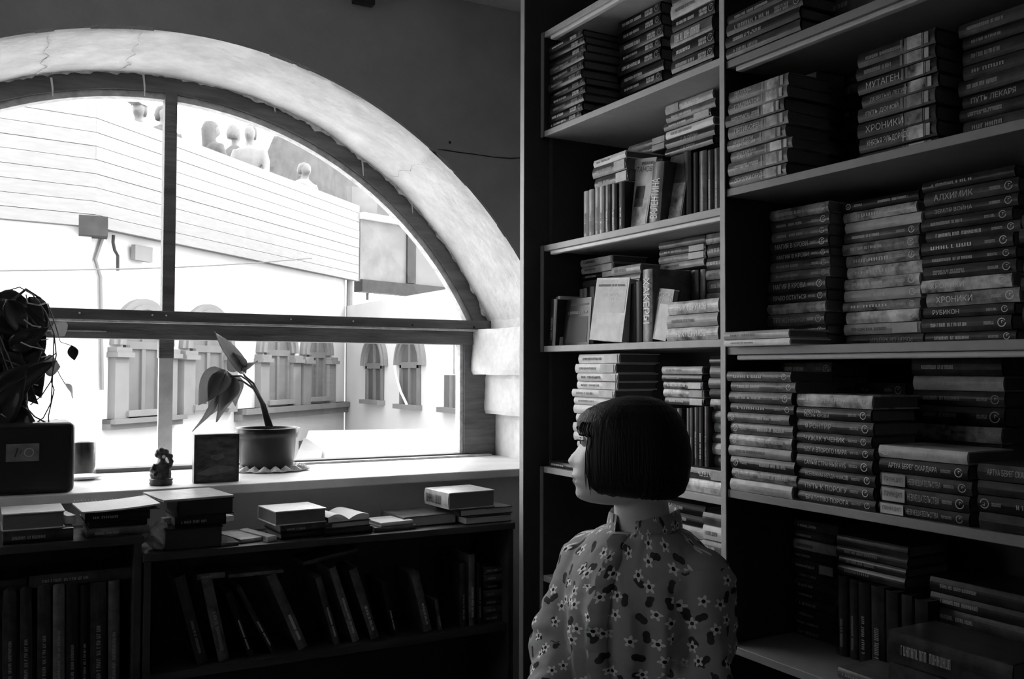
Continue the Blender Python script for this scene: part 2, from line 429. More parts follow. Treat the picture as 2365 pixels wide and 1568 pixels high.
w2 = empty('fill_window_back'); tag(w2, kind='structure')  # added behind the camera as a source of fill light
b = MB(); b.box(bx0, bx0 + .06, -2.55, -2.48, bz0, bz1); b.box(bx1 - .06, bx1, -2.55, -2.48, bz0, bz1); b.box(bx0, bx1, -2.55, -2.48, bz0, bz0 + .06); b.box(bx0, bx1, -2.55, -2.48, bz1 - .06, bz1); b.box(-.63, -.57, -2.55, -2.48, bz0, bz1); b.build('window_frame', M_frame, w2)
b = MB(); b.box(bx0 + .05, bx1 - .05, -2.52, -2.517, bz0 + .05, bz1 - .05); b.build('pane', mg, w2)
w3 = empty('fill_window_left'); tag(w3, kind='structure')  # added out of view to light the woman and shelves from the left
b = MB(); b.box(-1.84, -1.78, ly0, ly0 + .05, lz0, lz1); b.box(-1.84, -1.78, ly1 - .05, ly1, lz0, lz1); b.box(-1.84, -1.78, ly0, ly1, lz0, lz0 + .05); b.box(-1.84, -1.78, ly0, ly1, lz1 - .05, lz1); b.build('window_frame', M_frame, w3)
b = MB(); b.box(-1.812, -1.809, ly0 + .04, ly1 - .04, lz0 + .04, lz1 - .04); b.build('pane', mg, w3)
b = MB(); b.box(-.82, 1.86, W - .045, FR + .01, .932, .96); sill = b.build('window_sill', M_sill, wall_w, bevel=.004)

# small dark box high on the window wall, cut by the top of the picture
b = MB(); p = ony(835, 6, W); b.box(p.x - .035, p.x + .035, W - .035, W, p.z - .012, p.z + .045)
tb = b.build('junction_box', M_inkd, None, bevel=.004); tag(tb, 'small dark junction box high on the wall above the arched window', 'junction box')
b = MB(); b.tube([(p.x, W - .008, p.z + .04), (p.x, W - .008, ZC - .002)], .004, 6); b.build('cable', M_inkd, tb)

# ================================================================== THE COURTYARD OUTSIDE
GZ = -.75
M_white = mat('sunlit white render', .42, .9, .05, 1.5)
M_plankw = mat('pale planks', .15, .8, .08, 6, stretch=(1, 1, 6))
M_trim = mat('pale stone trim', .125, .9, .08, 4)
M_trim2 = mat('grey stone ledge', .10, .9, .08, 4)
M_farpane = mat('grey far pane', .10, .35, .15, 2)  # plain grey in place of clear glass
M_fargrey = mat('far grey boards', .10, .8, .2, 3)
M_fardark = mat('far dark cloth', .045, .8, .3, 5)
M_beam = mat('far dark beam', .016, .8, .3, 9)
M_ground = mat('pale paving', .55, .9, .1, 1.2)
b = MB(); b.box(-30, 40, YO + .02, 60, GZ - .2, GZ); tag(b.build('ground', M_ground), kind='structure')

FA = math.radians(45.6); FD = V((math.sin(FA), math.cos(FA), 0)); FN = V((math.cos(FA), -math.sin(FA), 0))
CORN = ony(222, 400, 10.0); CORN.z = 0
WALLP = CORN - FN * .18                                      # the rendered wall stands a little behind the planks
LD = V((-math.sin(math.radians(80.7)), -math.cos(math.radians(80.7)), 0)); LN = V((LD.y, -LD.x, 0))
if LN.y > 0: LN = -LN
def fac(px, py, off=0.0): return onp(px, py, WALLP + FN * off, FN)
def sof(p): return (p - WALLP).dot(FD)

bld = empty('courtyard_building', (CORN.x, CORN.y, GZ))
tag(bld, 'long white building with arched windows under the wooden terrace', 'building')
bld.location = (0, 0, 0)
s_end = sof(fac(795, 900)); ztop = fac(222, 500).z
b = MB(); b.obox(WALLP + V((0, 0, GZ)), FD * s_end, -FN * .4, V((0, 0, ztop - GZ - .02)))
b.build('wall', M_white, bld)
b = MB(); lp = CORN - LN * .12 + V((0, 0, GZ)); b.obox(lp, LD * 1.9, -LN * .4, V((0, 0, ztop - GZ - .02))); b.build('side_wall', M_white, bld)
def arched(px0, px1, spring, bottom, ring, parent, fn=fac, d=FD, n=FN, glass=M_farpane, pil=True, top=None, surround=M_trim):
    mid = (px0 + px1) / 2
    a, c = fn(px0, spring), fn(px1, spring); z1 = fn(mid, spring).z; z0 = fn(mid, bottom).z
    hw = abs((c - a).dot(d)) / 2; o = (a + c) / 2; o.z = 0
    wn = empty('window', (0, 0, 0)); wn.parent = parent
    def arc(r, dep): return [o + d * (r * math.cos(PI * i / 16)) + n * dep + V((0, 0, z1 + r * math.sin(PI * i / 16))) for i in range(17)]
    b = MB(); b.prism(arc(hw, .012) + [o - d * hw + n * .012 + V((0, 0, z0)), o + d * hw + n * .012 + V((0, 0, z0))], -n * .05); b.build('pane', glass, wn)
    b = MB(); r0, r1 = arc(hw + .02, .06), arc(hw + ring, .06)
    b.add(r0 + r1 + [p - n * .07 for p in r0 + r1], [(i, i + 1, 18 + i, 17 + i) for i in range(16)] + [(34 + i, 35 + i, 1 + i, i) for i in range(16)] + [(17 + i, 18 + i, 52 + i, 51 + i) for i in range(16)])
    r2, r3 = arc(hw + ring * .45, .085), arc(hw + ring * .7, .085)
    b.add(r2 + r3 + [p - n * .05 for p in r2 + r3], [(i, i + 1, 18 + i, 17 + i) for i in range(16)] + [(34 + i, 35 + i, 1 + i, i) for i in range(16)] + [(17 + i, 18 + i, 52 + i, 51 + i) for i in range(16)])
    b.build('arch_surround', surround, wn)
    b = MB(); b.obox(o - d * .03 + n * .012 + V((0, 0, z0)), d * .06, n * .025, V((0, 0, z1 - z0 + hw * .95))); b.obox(o - d * hw + n * .012 + V((0, 0, z1 - .04)), d * 2 * hw, n * .03, V((0, 0, .08)))
    for s in (-1, 1): b.obox(o + d * (s * hw - .03 * s) - d * .03 + n * .012 + V((0, 0, z0)), d * .06, n * .03, V((0, 0, z1 - z0)))
    b.build('sash', M_trim2, wn)
    b = MB(); b.obox(o - d * (hw + .04) + n * .0 + V((0, 0, z0 - .05)), d * (2 * hw + .08), n * .12, V((0, 0, .06))); b.build('window_ledge', M_trim, wn)
    if pil:
        for s in (-1, 1):
            e = o + d * s * (hw + ring * .55)
            b = MB(); b.obox(e - d * ring * .5 + V((0, 0, z0 - .1)), d * ring, n * .09, V((0, 0, z1 - z0 + .0)))
            b.obox(e - d * ring * .62 + V((0, 0, z1 - .13)), d * ring * 1.24, n * .14, V((0, 0, .05)))
            b.obox(e - d * ring * .56 + V((0, 0, z1 - .08)), d * ring * 1.12, n * .115, V((0, 0, .05)))
            b.build('pilaster', M_trim, wn)
    return wn
for px0, px1, sp, bo in [(284, 366, 798, 948), (438, 512, 806, 935), (610, 664, 815, 925), (708, 748, 820, 918)]:
    arched(px0, px1, sp, bo, .21, bld)
def ledge(pa, pb, ya0, yb0, ya1, yb1, proud, m, name, parent):
    a0, a1 = fac(pa, ya0), fac(pa, ya1); zt, zb = (a0.z + fac(pb, yb0).z) / 2, (a1.z + fac(pb, yb1).z) / 2
    o = WALLP + FD * sof(a0); L = sof(fac(pb, yb0)) - sof(a0)
    b = MB(); b.obox(V((o.x, o.y, zb)), FD * L, FN * proud, V((0, 0, zt - zb))); b.obox(V((o.x, o.y, lerp(zb, zt, .55))), FD * L, FN * (proud + .06), V((0, 0, (zt - zb) * .45)))
    return b.build(name, m, parent)
ledge(236, 405, 968, 957, 992, 980, .10, M_trim2, 'stone_ledge', bld)
ledge(540, 793, 945, 927, 972, 952, .12, M_trim2, 'stone_ledge', bld)
ledge(690, 795, 1022, 1000, 1075, 1048, .14, M_trim2, 'plinth', bld)
b = MB(); p = fac(796, 900); b.tube([V((p.x, p.y, GZ)) + FN * .07, V((p.x, p.y, ztop + .2)) + FN * .07], .05, 10); b.build('downpipe', M_trim, bld)
b = MB(); p = fac(303, 600, .05); b.obox(p, FD * .28, FN * .05, V((0, 0, .16))); b.build('meter_box', M_trim, bld)
b = MB(); b.tube([fac(262, 543, .06), fac(261, 560, .06), fac(265, 578, .06), fac(272, 590, .06), fac(272, 625, .06)], .016, 6); b.build('cable', M_beam, bld)
b = MB(); b.tube([fac(238, 545, .03), fac(220, 600, .03), fac(232, 640, .03), fac(236, 900, .03)], .02, 6); b.build('conduit', M_trim, bld)

# the plank-clad terrace on top, each board by itself
ter = empty('roof_terrace', (0, 0, 0)); tag(ter, 'pale wooden roof terrace clad in horizontal planks, people standing behind it', 'terrace')
PYS = [243, 272, 305, 337, 368, 401, 433, 465, 496, 524]
ZS = [onp(222, py, CORN, FN).z for py in PYS]
TL = (onp(830, 560, CORN, FN) - CORN).dot(FD)
rnd = random.Random(3)
for i in range(9):
    zt, zb = ZS[i] - .0025, ZS[i + 1] + .002
    b = MB(); b.obox(V((CORN.x, CORN.y, zb)) - FN * (.05 + rnd.uniform(0, .006)), FD * TL, FN * .05, V((0, 0, zt - zb))); b.build('plank', M_plankw, ter)
    b = MB(); b.obox(V((CORN.x, CORN.y, zb)) - LN * (.05 + rnd.uniform(0, .006)), LD * 1.9, LN * .05, V((0, 0, zt - zb))); b.build('plank', M_plankw, ter)
b = MB(); b.obox(V((CORN.x, CORN.y, ZS[9])) - FN * .07, FD * TL, -FN * .03, V((0, 0, ZS[0] - ZS[9] - .02))); b.obox(V((CORN.x, CORN.y, ZS[9])) - LN * .07, LD * 1.9, -LN * .03, V((0, 0, ZS[0] - ZS[9] - .02))); b.build('backing', M_trim2, ter)
b = MB(); zf = ZS[9] + .02; b.add([V((CORN.x, CORN.y, zf)) - FN * .08, V((CORN.x, CORN.y, zf)) - FN * .08 + FD * TL, V((CORN.x, CORN.y, zf)) - FN * 3.5 + FD * TL, V((CORN.x, CORN.y, zf)) - FN * 3.5 + LD * 1.9 - FD * 3, V((CORN.x, CORN.y, zf)) + LD * 1.9 - LN * .1], [(0, 1, 2, 3, 4)]); b.build('deck', M_plankw, ter)
b = MB(); q = ony(182, 520, CORN.y - .02)
b.obox(V((q.x, q.y, ony(182, 541, q.y).z)), V((.26, 0, 0)), V((.02, .25, 0)), V((0, 0, .19))); b.build('beam_end', M_beam, ter)
b = MB(); q0 = ony(0, 625, 9.4); q1 = ony(720, 596, 12.2)
b.tube([lerp(q0, q1, i / 12) - V((0, 0, .04 * math.sin(PI * i / 12))) for i in range(13)], .008, 5)
tag(b.build('overhead_wire', M_trim2), 'thin overhead wire slung across the courtyard below the terrace', 'wire')

# the second wing, running back towards this room on the right
pc = fac(795, 900, -.02); XW = pc.x
wing = empty('courtyard_wing', (0, 0, 0)); tag(wing, 'white side wing with two dark arched windows and a square one', 'building')
zw = onx(900, 690, XW).z
b = MB(); b.box(XW, XW + .5, 6.2, pc.y, GZ, zw); b.build('wall', M_white, wing)
fx = lambda px, py: onx(px, py, XW)
NX = V((-1, 0, 0)); DY = V((0, -1, 0))
M_wpane = mat('dark far pane', .065, .4, .2, 3)
arched(850, 888, 845, 925, .14, wing, fx, DY, NX, M_wpane, False, surround=M_trim)
arched(929, 973, 843, 936, .16, wing, fx, DY, NX, M_wpane, False, surround=M_trim)
a, c = fx(1029, 866), fx(1066, 943)
wn = empty('window'); wn.parent = wing
b = MB(); b.obox(V((XW - .02, a.y, c.z)), V((0, c.y - a.y, 0)), V((.05, 0, 0)), V((0, 0, a.z - c.z))); b.build('pane', M_wpane, wn)
b = MB(); ym = (a.y + c.y) / 2; b.box(XW - .04, XW, ym - .03, ym + .03, c.z, a.z); b.box(XW - .1, XW, min(a.y, c.y) - .05, max(a.y, c.y) + .05, c.z - .06, c.z); b.build('sash', M_trim2, wn)
b = MB(); b.tube([fx(928, 845) + NX * .1, fx(933, 875) + NX * .1, fx(942, 905) + NX * .1, fx(957, 936) + NX * .1], .018, 6); b.build('slack_cable', M_white, wing)

# grey porch on posts above the wing
por = empty('timber_porch', (0, 0, 0)); tag(por, 'grey boarded porch with dark post and braces right of the terrace', 'porch')
PA = math.radians(69); PDv = V((math.sin(PA), math.cos(PA), 0)); PN = V((math.cos(PA), -math.sin(PA), 0))
PP = CORN + FD * TL + FD * .02; PP.z = 0
pp = lambda px, py: onp(px, py, PP, PN)
def porch_box(name, m, px0, px1, y0a, y1a, th, off=0.0):
    a, c = pp(px0, (y0a + y1a) / 2), pp(px1, (y0a + y1a) / 2); zt, zb = pp((px0 + px1) / 2, y0a).z, pp((px0 + px1) / 2, y1a).z
    b = MB(); b.obox(V((a.x, a.y, zb)) + PN * off, PDv * (c - a).dot(PDv), -PN * th, V((0, 0, zt - zb))); return b.build(name, m, por)
porch_box('board_wall', M_fargrey, 832, 940, 512, 655, .1)
porch_box('gutter', M_white, 832, 942, 500, 514, .16, .08)
porch_box('post', M_beam, 938, 957, 505, 655, .15, .04)
porch_box('side_wall', M_trim2, 957, 1035, 540, 660, .1)
porch_box('beam', M_beam, 832, 1035, 655, 682, .2, .05)
porch_box('lower_post', M_fargrey, 967, 1000, 682, 800, .2)
b = MB(); b.tube([pp(905, 735) + PN * .05, pp(940, 712) + PN * .05, pp(968, 690) + PN * .05], .07, 6); b.build('brace', M_beam, por)
porch_box('gable', M_fargrey, 842, 900, 430, 505, .12, -.3)
# dark awning at the end of the terrace
def offp(px, py, off): return onp(px, py, CORN - FN * off, FN)
b = MB(); b.prism([offp(px, py, 1.6) for px, py in [(663, 312), (744, 368), (818, 388), (850, 428), (905, 505), (830, 505), (700, 470), (625, 430), (633, 385)]], -FN * .25)
aw = tag(b.build('awning', M_fardark), 'dark sloping awning behind the terrace rail, beside the bareheaded couple', 'awning')
for px, py in [(680, 470), (850, 500)]:
    q = offp(px, py, 1.7); b = MB(); b.tube([V((q.x, q.y, zf)), q + V((0, 0, .3))], .03, 8); b.build('awning_pole', M_beam, aw)

# ---------------------------------------------------------------- people on the terrace
M_skin = mat('far skin', .10, .5, .06, 30)
M_cl = [mat('dark jacket', .06, .8, .2, 20), mat('pale top', .15, .8, .08, 20), mat('grey shirt', .2, .8, .15, 20)]
M_hairf = mat('far hair', .05, .6, .2, 40); M_hairl = mat('far fair hair', .09, .6, .2, 40)
def far_person(px, py, off, face, cloth, hair, label, cap=False, bun=False, long=False, size=1.0):
    top = offp(px, py, off); size = (top.z - zf - .002) / 1.66; h = 1.66 * size
    root_z = top.z - h; o = V((top.x, top.y, 0)); f = V(face).normalized(); r = f.cross(UP)
    def P(a, c, z): return o + f * a + r * c + V((0, 0, root_z + z * size))
    b = MB()
    def ring(z, a, c, fo=0): return [P(fo + a * math.cos(2 * PI * j / 14), c * math.sin(2 * PI * j / 14), z) for j in range(14)]
    b.loft([ring(z, a, c, q) for z, a, c, q in [(.80, .10, .15, 0), (.95, .11, .16, 0), (1.08, .10, .14, 0), (1.24, .12, .17, 0), (1.36, .10, .19, 0), (1.40, .07, .13, 0), (1.43, .05, .06, .01), (1.48, .05, .05, .02), (1.50, .07, .06, .03), (1.55, .095, .072, .03), (1.60, .10, .076, .02), (1.645, .075, .06, .01), (1.66, .03, .025, .01)]])
    b.tube([P(.10, 0, 1.56), P(.135, 0, 1.53), P(.10, 0, 1.515)], [.012, .014, .01], 6)
    for s in (-1, 1):
        b.tube([P(0, s * .17, 1.36), P(.02, s * .22, 1.22), P(.08, s * .24, 1.08), P(.22, s * .18, 1.03), P(.30, s * .13, 1.05)], [.06, .055, .048, .04, .035], 8)
        b.ball(P(.33, s * .12, 1.05), .045, 8)
        b.tube([P(0, s * .09, .86), P(.01, s * .10, .5), P(0, s * .10, .08)], [.09, .07, .05], 8)
        b.tube([P(-.06, s * .10, .04), P(.16, s * .11, .03)], .045, 8)
    ob = b.build('person', [M_skin, M_cl[cloth]]); m = ob.modifiers.new('r', 'REMESH'); m.mode = 'VOXEL'; m.voxel_size = .022
    me = solidify_mesh(ob); smooth_all(me); me.materials.clear(); me.materials.append(M_skin); me.materials.append(M_cl[cloth])
    zs = root_z + 1.42 * size
    for p in me.polygons:
        hands = (p.center - o).dot(f) > .27 * size and p.center.z < zs
        p.material_index = 0 if (p.center.z > zs or hands) else 1
    tag(ob, label, 'person', 'people on the roof terrace')
    hb = MB(); rows = [(1.50, .075, .07), (1.56, .10, .082), (1.61, .105, .084), (1.655, .08, .066), (1.672, .03, .028)]
    if long: rows = [(1.22, .05, .10), (1.36, .075, .10), (1.48, .09, .09)] + rows[1:]
    hb.loft([ring(z, a, c, -.035 if z < 1.6 else -.01) for z, a, c in rows])
    if bun: hb.ball(P(-.05, 0, 1.71), .04, 8)
    hb.build('hair', hair, ob, smooth=True)
    if cap:
        cb = MB(); cb.loft([ring(z, a, c, .0) for z, a, c in [(1.60, .115, .092), (1.64, .112, .09), (1.675, .07, .06), (1.685, .02, .02)]]); cb.obox(P(.09, -.07, 1.598), f * .11, r * .14, V((0, 0, .012))); cb.build('cap', M_cl[2], ob)
    return ob
far_person(322, 233, .95, -FD + FN * .3, 1, M_hairl, 'person in a peaked cap at the left end of the terrace rail', cap=True)
far_person(379, 246, .42, -FD * .3 + FN, 0, M_hairf, 'person in a dark jacket half hidden behind the window mullion')
far_person(488, 282, .5, FD + FN * .4, 0, M_hairf, 'person with long dark hair leaning at the terrace rail, seen from the side', long=True)
far_person(541, 291, 1.05, FD * .9 + FN * .1, 0, M_hairl, 'person in a dark jacket facing the one in a white top')
far_person(578, 290, .42, -FD + FN * .3, 1, M_hairf, 'person in a white top with hair tied up in a bun', bun=True)
far_person(703, 378, .5, -FD * .4 + FN, 1, M_hairl, 'person in a pale top standing in front of the dark awning')

# ---------------------------------------------------------------- a parked car, bleached by the sun
car = empty('parked_car', (0, 0, 0)); tag(car, 'white parked car glimpsed at the bottom right of the lower pane', 'car')
M_car = mat('white car paint', .42, .25); M_carg = mat('car glass', .2, .1); M_tyre = mat('tyre', .06, .8)
cc = atd(905, 1000, 8.6); cf = (-F0 + R0 * .35).normalized(); cs = cf.cross(UP)
def CP(a, c, z): return V((cc.x, cc.y, GZ)) + cf * a + cs * c + V((0, 0, z))
b = MB()
secs = [(-2.1, .55, .80, .74), (-1.9, .35, .92, .80), (-1.2, .28, .96, .84), (-.2, .28, .97, .84), (.8, .28, .95, .84), (1.7, .30, .84, .80), (2.05, .38, .72, .72)]
b.loft([[CP(a, -hw, z0), CP(a, -hw * 1.02, (z0 + z1) / 2), CP(a, -hw * .9, z1), CP(a, hw * .9, z1), CP(a, hw * 1.02, (z0 + z1) / 2), CP(a, hw, z0)] for a, z0, z1, hw in secs]); b.build('body', M_car, car, smooth=True)
b = MB(); b.loft([[CP(a, -w0, .93), CP(a2, -w1, z1), CP(a2, w1, z1), CP(a, w0, .93)] for a, a2, w0, w1, z1 in [(-1.75, -1.75, .7, .68, .96), (-1.3, -1.1, .74, .60, 1.44), (-.3, -.25, .76, .62, 1.47), (.35, .25, .76, .60, 1.42), (.95, .95, .72, .68, .95)]]); b.build('roof', M_car, car, smooth=True)
b = MB(); b.add([CP(.93, -.6, .98), CP(.93, .6, .98), CP(.42, .52, 1.38), CP(.42, -.52, 1.38)], [(0, 1, 2, 3)]); b.build('windscreen', M_carg, car)
for s in (-1, 1):
    b = MB(); b.add([CP(.7, s * .765, .98), CP(.25, s * .655, 1.37), CP(-1.0, s * .655, 1.38), CP(-1.4, s * .765, .98)], [(0, 1, 2, 3)]); b.build('side_window', M_carg, car)
    b = MB(); b.ball(CP(.55, s * .93, 1.05), .12, 10, sq=(.8, 1, .7)); b.build('mirror', M_car, car, smooth=True)
    for a in (-1.3, 1.35):
        b = MB(); b.tube([CP(a, s * .66, .31), CP(a, s * .85, .31)], .31, 20); b.build('wheel', M_tyre, car)

# ================================================================== TALL BOOKCASES ON THE RIGHT
XF = 1.50
def shelf_unit(name, label, ya, yb, tops, lips, zt, M_board=M_board, M_lip=M_lip):
    """ya > yb; tops: upper faces of the shelves"""
    u = empty(name, (0, 0, 0)); tag(u, label, 'bookcase')
    for z in tops:
        b = MB(); b.box(XF, 1.90, yb, ya, z - .018, z); b.build('shelf', M_board, u, bevel=.0015)
    for z in lips:
        b = MB(); b.box(XF + .006, XF + .024, yb + .004, ya - .025, z - .030, z - .0185); b.build('shelf_lip', M_lip, u, bevel=.003)
    b = MB(); b.box(1.90, 1.912, yb, ya, .05, zt); b.build('back_panel', M_inner, u)
    return u
U1 = shelf_unit('bookcase', 'tall grey bookcase unit nearest the window wall, behind the seated woman', 2.482, 1.684, [2.338, 2.031, 1.679, 1.372, 1.007, .68, .35, .07], [2.338, 1.679], 2.338)
for za, zb, xx in [(2.013, 2.338, XF), (1.679, 2.013, XF + .03), (1.354, 1.679, XF), (1.007, 1.354, XF + .03), (0, 1.007, XF)]:
    b = MB(); b.box(xx, 1.912, 2.482, 2.50, za, zb); b.build('side_panel', M_inner, U1)
b = MB(); b.box(1.441, 1.92, 2.50, 2.522, 0, ZC - .005); b.build('end_board', M_inner, U1, bevel=.001)
b = MB(); b.box(XF - .003, 1.912, 1.668, 1.684, 0, 2.50); b.build('divider_panel', M_inner, U1)
b = MB(); b.box(XF - .006, XF - .003, 1.668, 1.684, 0, 2.50); b.build('lit_edge_strip', M_board, U1)  # board-grey strip standing for the lit front edge of the darkened divider
b = MB(); b.box(1.893, 1.899, 1.69, 2.22, 1.69, 2.005); b.build('pale_back_board', M_lip, U1)
b = MB(); b.box(1.4385, 1.441, 2.50, 2.522, 0, ZC - .005); b.build('lit_edge_strip', M_board, U1)  # paler strip painting the window-lit edge of the end board
for za, zb in [(2.013, 2.338), (1.354, 1.679), (0, 1.007)]:
    b = MB(); b.box(XF - .0025, XF, 2.482, 2.4995, za, zb); b.build('lit_edge_strip', M_board2, U1)  # paler strips painting the lit front edges of the side panels
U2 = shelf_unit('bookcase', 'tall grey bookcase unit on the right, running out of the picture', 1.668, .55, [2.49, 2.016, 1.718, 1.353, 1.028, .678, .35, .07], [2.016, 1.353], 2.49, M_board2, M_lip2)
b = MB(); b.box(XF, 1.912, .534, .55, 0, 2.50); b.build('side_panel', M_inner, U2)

# ------------------------------------------------------------------ books
ORD = ['bottom', 'second from bottom', 'third from bottom', 'fourth from bottom', 'fifth from bottom', 'sixth from bottom', 'seventh from bottom', 'eighth from bottom',
       'ninth from bottom', 'tenth from bottom', 'eleventh from bottom', 'twelfth from bottom', 'thirteenth from bottom', 'fourteenth from bottom']
ORDL = ['first', 'second', 'third', 'fourth', 'fifth', 'sixth', 'seventh', 'eighth', 'ninth', 'tenth']
RB = random.Random(21)
def book_mesh(L, d, t, bulge):
    """hard cover: two boards and a rounded back, spine along x at y=0"""
    c = min(.0028, t * .2); b = MB()
    outer = [(d, 0), (.004, 0)] + [(-bulge * math.sin(PI * k / 6) + .001, t * (.03 + .94 * k / 6)) for k in range(7)] + [(.004, t), (d, t)]
    inner = [(d, c), (.004, c)] + [(c + .001, lerp(c, t - c, k / 6)) for k in range(7)] + [(.004, t - c), (d, t - c)]
    n = len(outer)
    vs = [(x, y, z) for x in (0, L) for y, z in outer + inner]; N = 2 * n; fs = []
    for i in range(n - 1):
        fs += [(i, i + 1, N + i + 1, N + i), (n + i + 1, n + i, N + n + i, N + n + i + 1), (i + 1, i, n + i, n + i + 1), (N + i, N + i + 1, N + n + i + 1, N + n + i)]
    for i in (0, n - 1): fs.append((i, N + i, N + n + i, n + i))
    return b.add(vs, fs)
def book(o, ex, ey, ez, L, d, t, cover, title='', fl='', label='', group=None, pages=None):
    me = book_mesh(L, d, t, min(.0035, t * .16)); bk = me.build('book', M_bk[cover])
    M4 = Matrix((ex, ey, ez)).transposed().to_4x4(); M4.translation = o; bk.matrix_world = M4
    tag(bk, label, 'book', group)
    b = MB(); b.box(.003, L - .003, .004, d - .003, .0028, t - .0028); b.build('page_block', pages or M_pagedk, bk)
    sy = -min(.0035, t * .16) - .0004
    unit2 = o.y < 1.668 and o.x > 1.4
    ink = M_inkd if 'd' in fl else (M_inkm if 'm' in fl else (M_ink_shaded if unit2 else M_ink))  # right unit takes the lettering with its dimmer light painted in
    flip = 'f' in fl
    def put(me, x0, x1, z0, z1, name):
        q = bpy.data.objects.new(name, me); COL.objects.link(q); q.parent = bk
        if flip:
            q.location = (L - x0, sy, t - z0); q.scale = (-(x1 - x0), 1, -(z1 - z0))
        else:
            q.location = (x0, sy, z0); q.scale = (x1 - x0, 1, z1 - z0)
        return q
    if title:
        two = '\n' in title; hh = (.62 if two else .44) * t
        if title[0] == '~':
            me_, asp = strokes_mesh(RB.randint(1, 9), int(title[1]), 2 if 'r' in fl else 1)
            wd = L * RB.uniform(.34, .5); hh *= RB.uniform(.6, .85)
        else:
            me_, asp = text_mesh(title); wd = min(L * .56, hh * asp * 1.0)
            if wd < L * .25: wd = min(L * .5, wd * 1.3)
        if 'w' in fl: wd = L * .62; hh = t * .62
        x0 = L * (.33 if 'P' in fl and 'p' in fl else .12 if 'c' not in fl else .5) - (wd / 2 if 'c' in fl else 0)
        if 'N' in fl: wd = L * .36; put(inked(text_mesh('ПРИНЦИП')[0], M_inkd), L * .06, L * .27, t * .3, t * .7, 'title').location.y = sy - .0006
        put(inked(me_, ink), x0, x0 + wd, t / 2 - hh / 2, t / 2 + hh / 2, 'title')
    if 'e' in fl:
        r = t * .30; q = put(inked(emblem_mesh(), ink), L * .91, L * .91 + r, t / 2, t / 2 + r, 'emblem')
        me_, _ = strokes_mesh(RB.randint(1, 9), 1, 2); put(inked(me_, M_inkm), L * .72, L * .83, t * .38, t * .62, 'author_line')
    if 'o' in fl:                                            # publisher's ring and two small lines at the tail
        r = t * .28; put(inked(emblem_mesh(), M_inkm), L * .93, L * .93 + r, t / 2, t / 2 + r, 'emblem')
        me_, _ = strokes_mesh(RB.randint(1, 9), 2, 2); put(inked(me_, ink), L * .66, L * .84, t * .22, t * .74, 'author_line')
    if 'l' in fl:                                            # upright rules, picture strip and pale label at the tail
        b = MB()
        for k in (.585, .60, .635, .65, .86): b.add([(L * k, 0, t * .12), (L * k + .0012, 0, t * .12), (L * k + .0012, 0, t * .88), (L * k, 0, t * .88)], [(0, 1, 2, 3)])
        q = b.build('rules', M_inkm, bk); q.location = (0, sy, 0)
        b = MB(); b.add([(L * .665, 0, t * .1), (L * .85, 0, t * .1), (L * .85, 0, t * .9), (L * .665, 0, t * .9)], [(0, 1, 2, 3)]); q = b.build('picture_strip', M_bk['art'], bk); q.location = (0, sy, 0)
        b = MB(); b.add([(L * .88, 0, t * .14), (L * .93, 0, t * .14), (L * .93, 0, t * .86), (L * .88, 0, t * .86)], [(0, 1, 2, 3)]); q = b.build('tail_label', M_bk['lite'], bk); q.location = (0, sy, 0)
    if 'p' in fl:                                            # pale block at one end of the spine
        b = MB(); a0, a1 = (.66, .97) if 'P' not in fl else (.03, .3); b.add([(L * a0, 0, t * .08), (L * a1, 0, t * .08), (L * a1, 0, t * .92), (L * a0, 0, t * .92)], [(0, 1, 2, 3)]); q = b.build('spine_panel', M_bk['white' if 'W' in fl else 'lite'], bk); q.location = (0, sy, 0)
    return bk
EXF, EYF, EZF = V((0, -1, 0)), V((1, 0, 0)), V((0, 0, 1))     # lying flat, spine towards the room
def stack(zb, pxl, pxr, top, specs, where, group, L=.205, d=.135, xf=None, wt=None, jit=1.0, pages=None):
    y1, y2 = onx(pxl, 858, 1).y, (onx(pxr, 858, 1).y if pxr else None)
    if xf is None: xf = max(1.503, min(1.74, L / (y1 - y2)))
    xf = min(xf, (1.660 if pxl > 1669 else 2.474) / y1)       # stay clear of the panel on the left
    if pxr: L = xf * (y1 - y2)
    d = min(d, 1.895 - xf - .004); n = len(specs); mid = (pxl + (pxr or pxl + 100)) / 2
    H = onx(mid, top, xf).z - zb
    above = min([z for z in ((2.49, 2.016, 1.718, 1.353, 1.028) if pxl > 1669 else (2.338, 2.031, 1.679, 1.372, 1.007)) if z > zb + .03])
    H = min(H, above - .0185 - zb - (.014 if xf < 1.53 and above in (2.338, 1.679, 2.016, 1.353) else .003))
    ws = [RB.uniform(.85, 1.15) for _ in range(n)] if wt is None else wt
    z = zb + .0003; k = H / sum(ws)
    for i, sp in enumerate(specs):
        cover, title, fl = sp
        t = ws[i] * k; a = math.radians(RB.uniform(-1.6, 1.6)) * jit
        ca, sa = math.cos(a), math.sin(a)
        ex = V((sa, -ca, 0)); ey = V((ca, sa, 0)); Lb = L * RB.uniform(.965, 1.0)
        o = V((xf + RB.uniform(-.003, .006) * jit + max(0, -sa * Lb), xf * y1 + RB.uniform(-.006, .004) * jit, z))
        lab = WORDS[cover] + (' upside-down' if 'f' in fl else '') + (' book lying alone ' if n == 1 else ' book, ' + (ORD[i] if i < n - 1 else 'topmost') + ' of ') + where
        book(o, ex, ey, EZF, Lb, d * RB.uniform(.95, 1), t - .0006, cover, title, fl, lab, group, pages)
        z += t
    return z
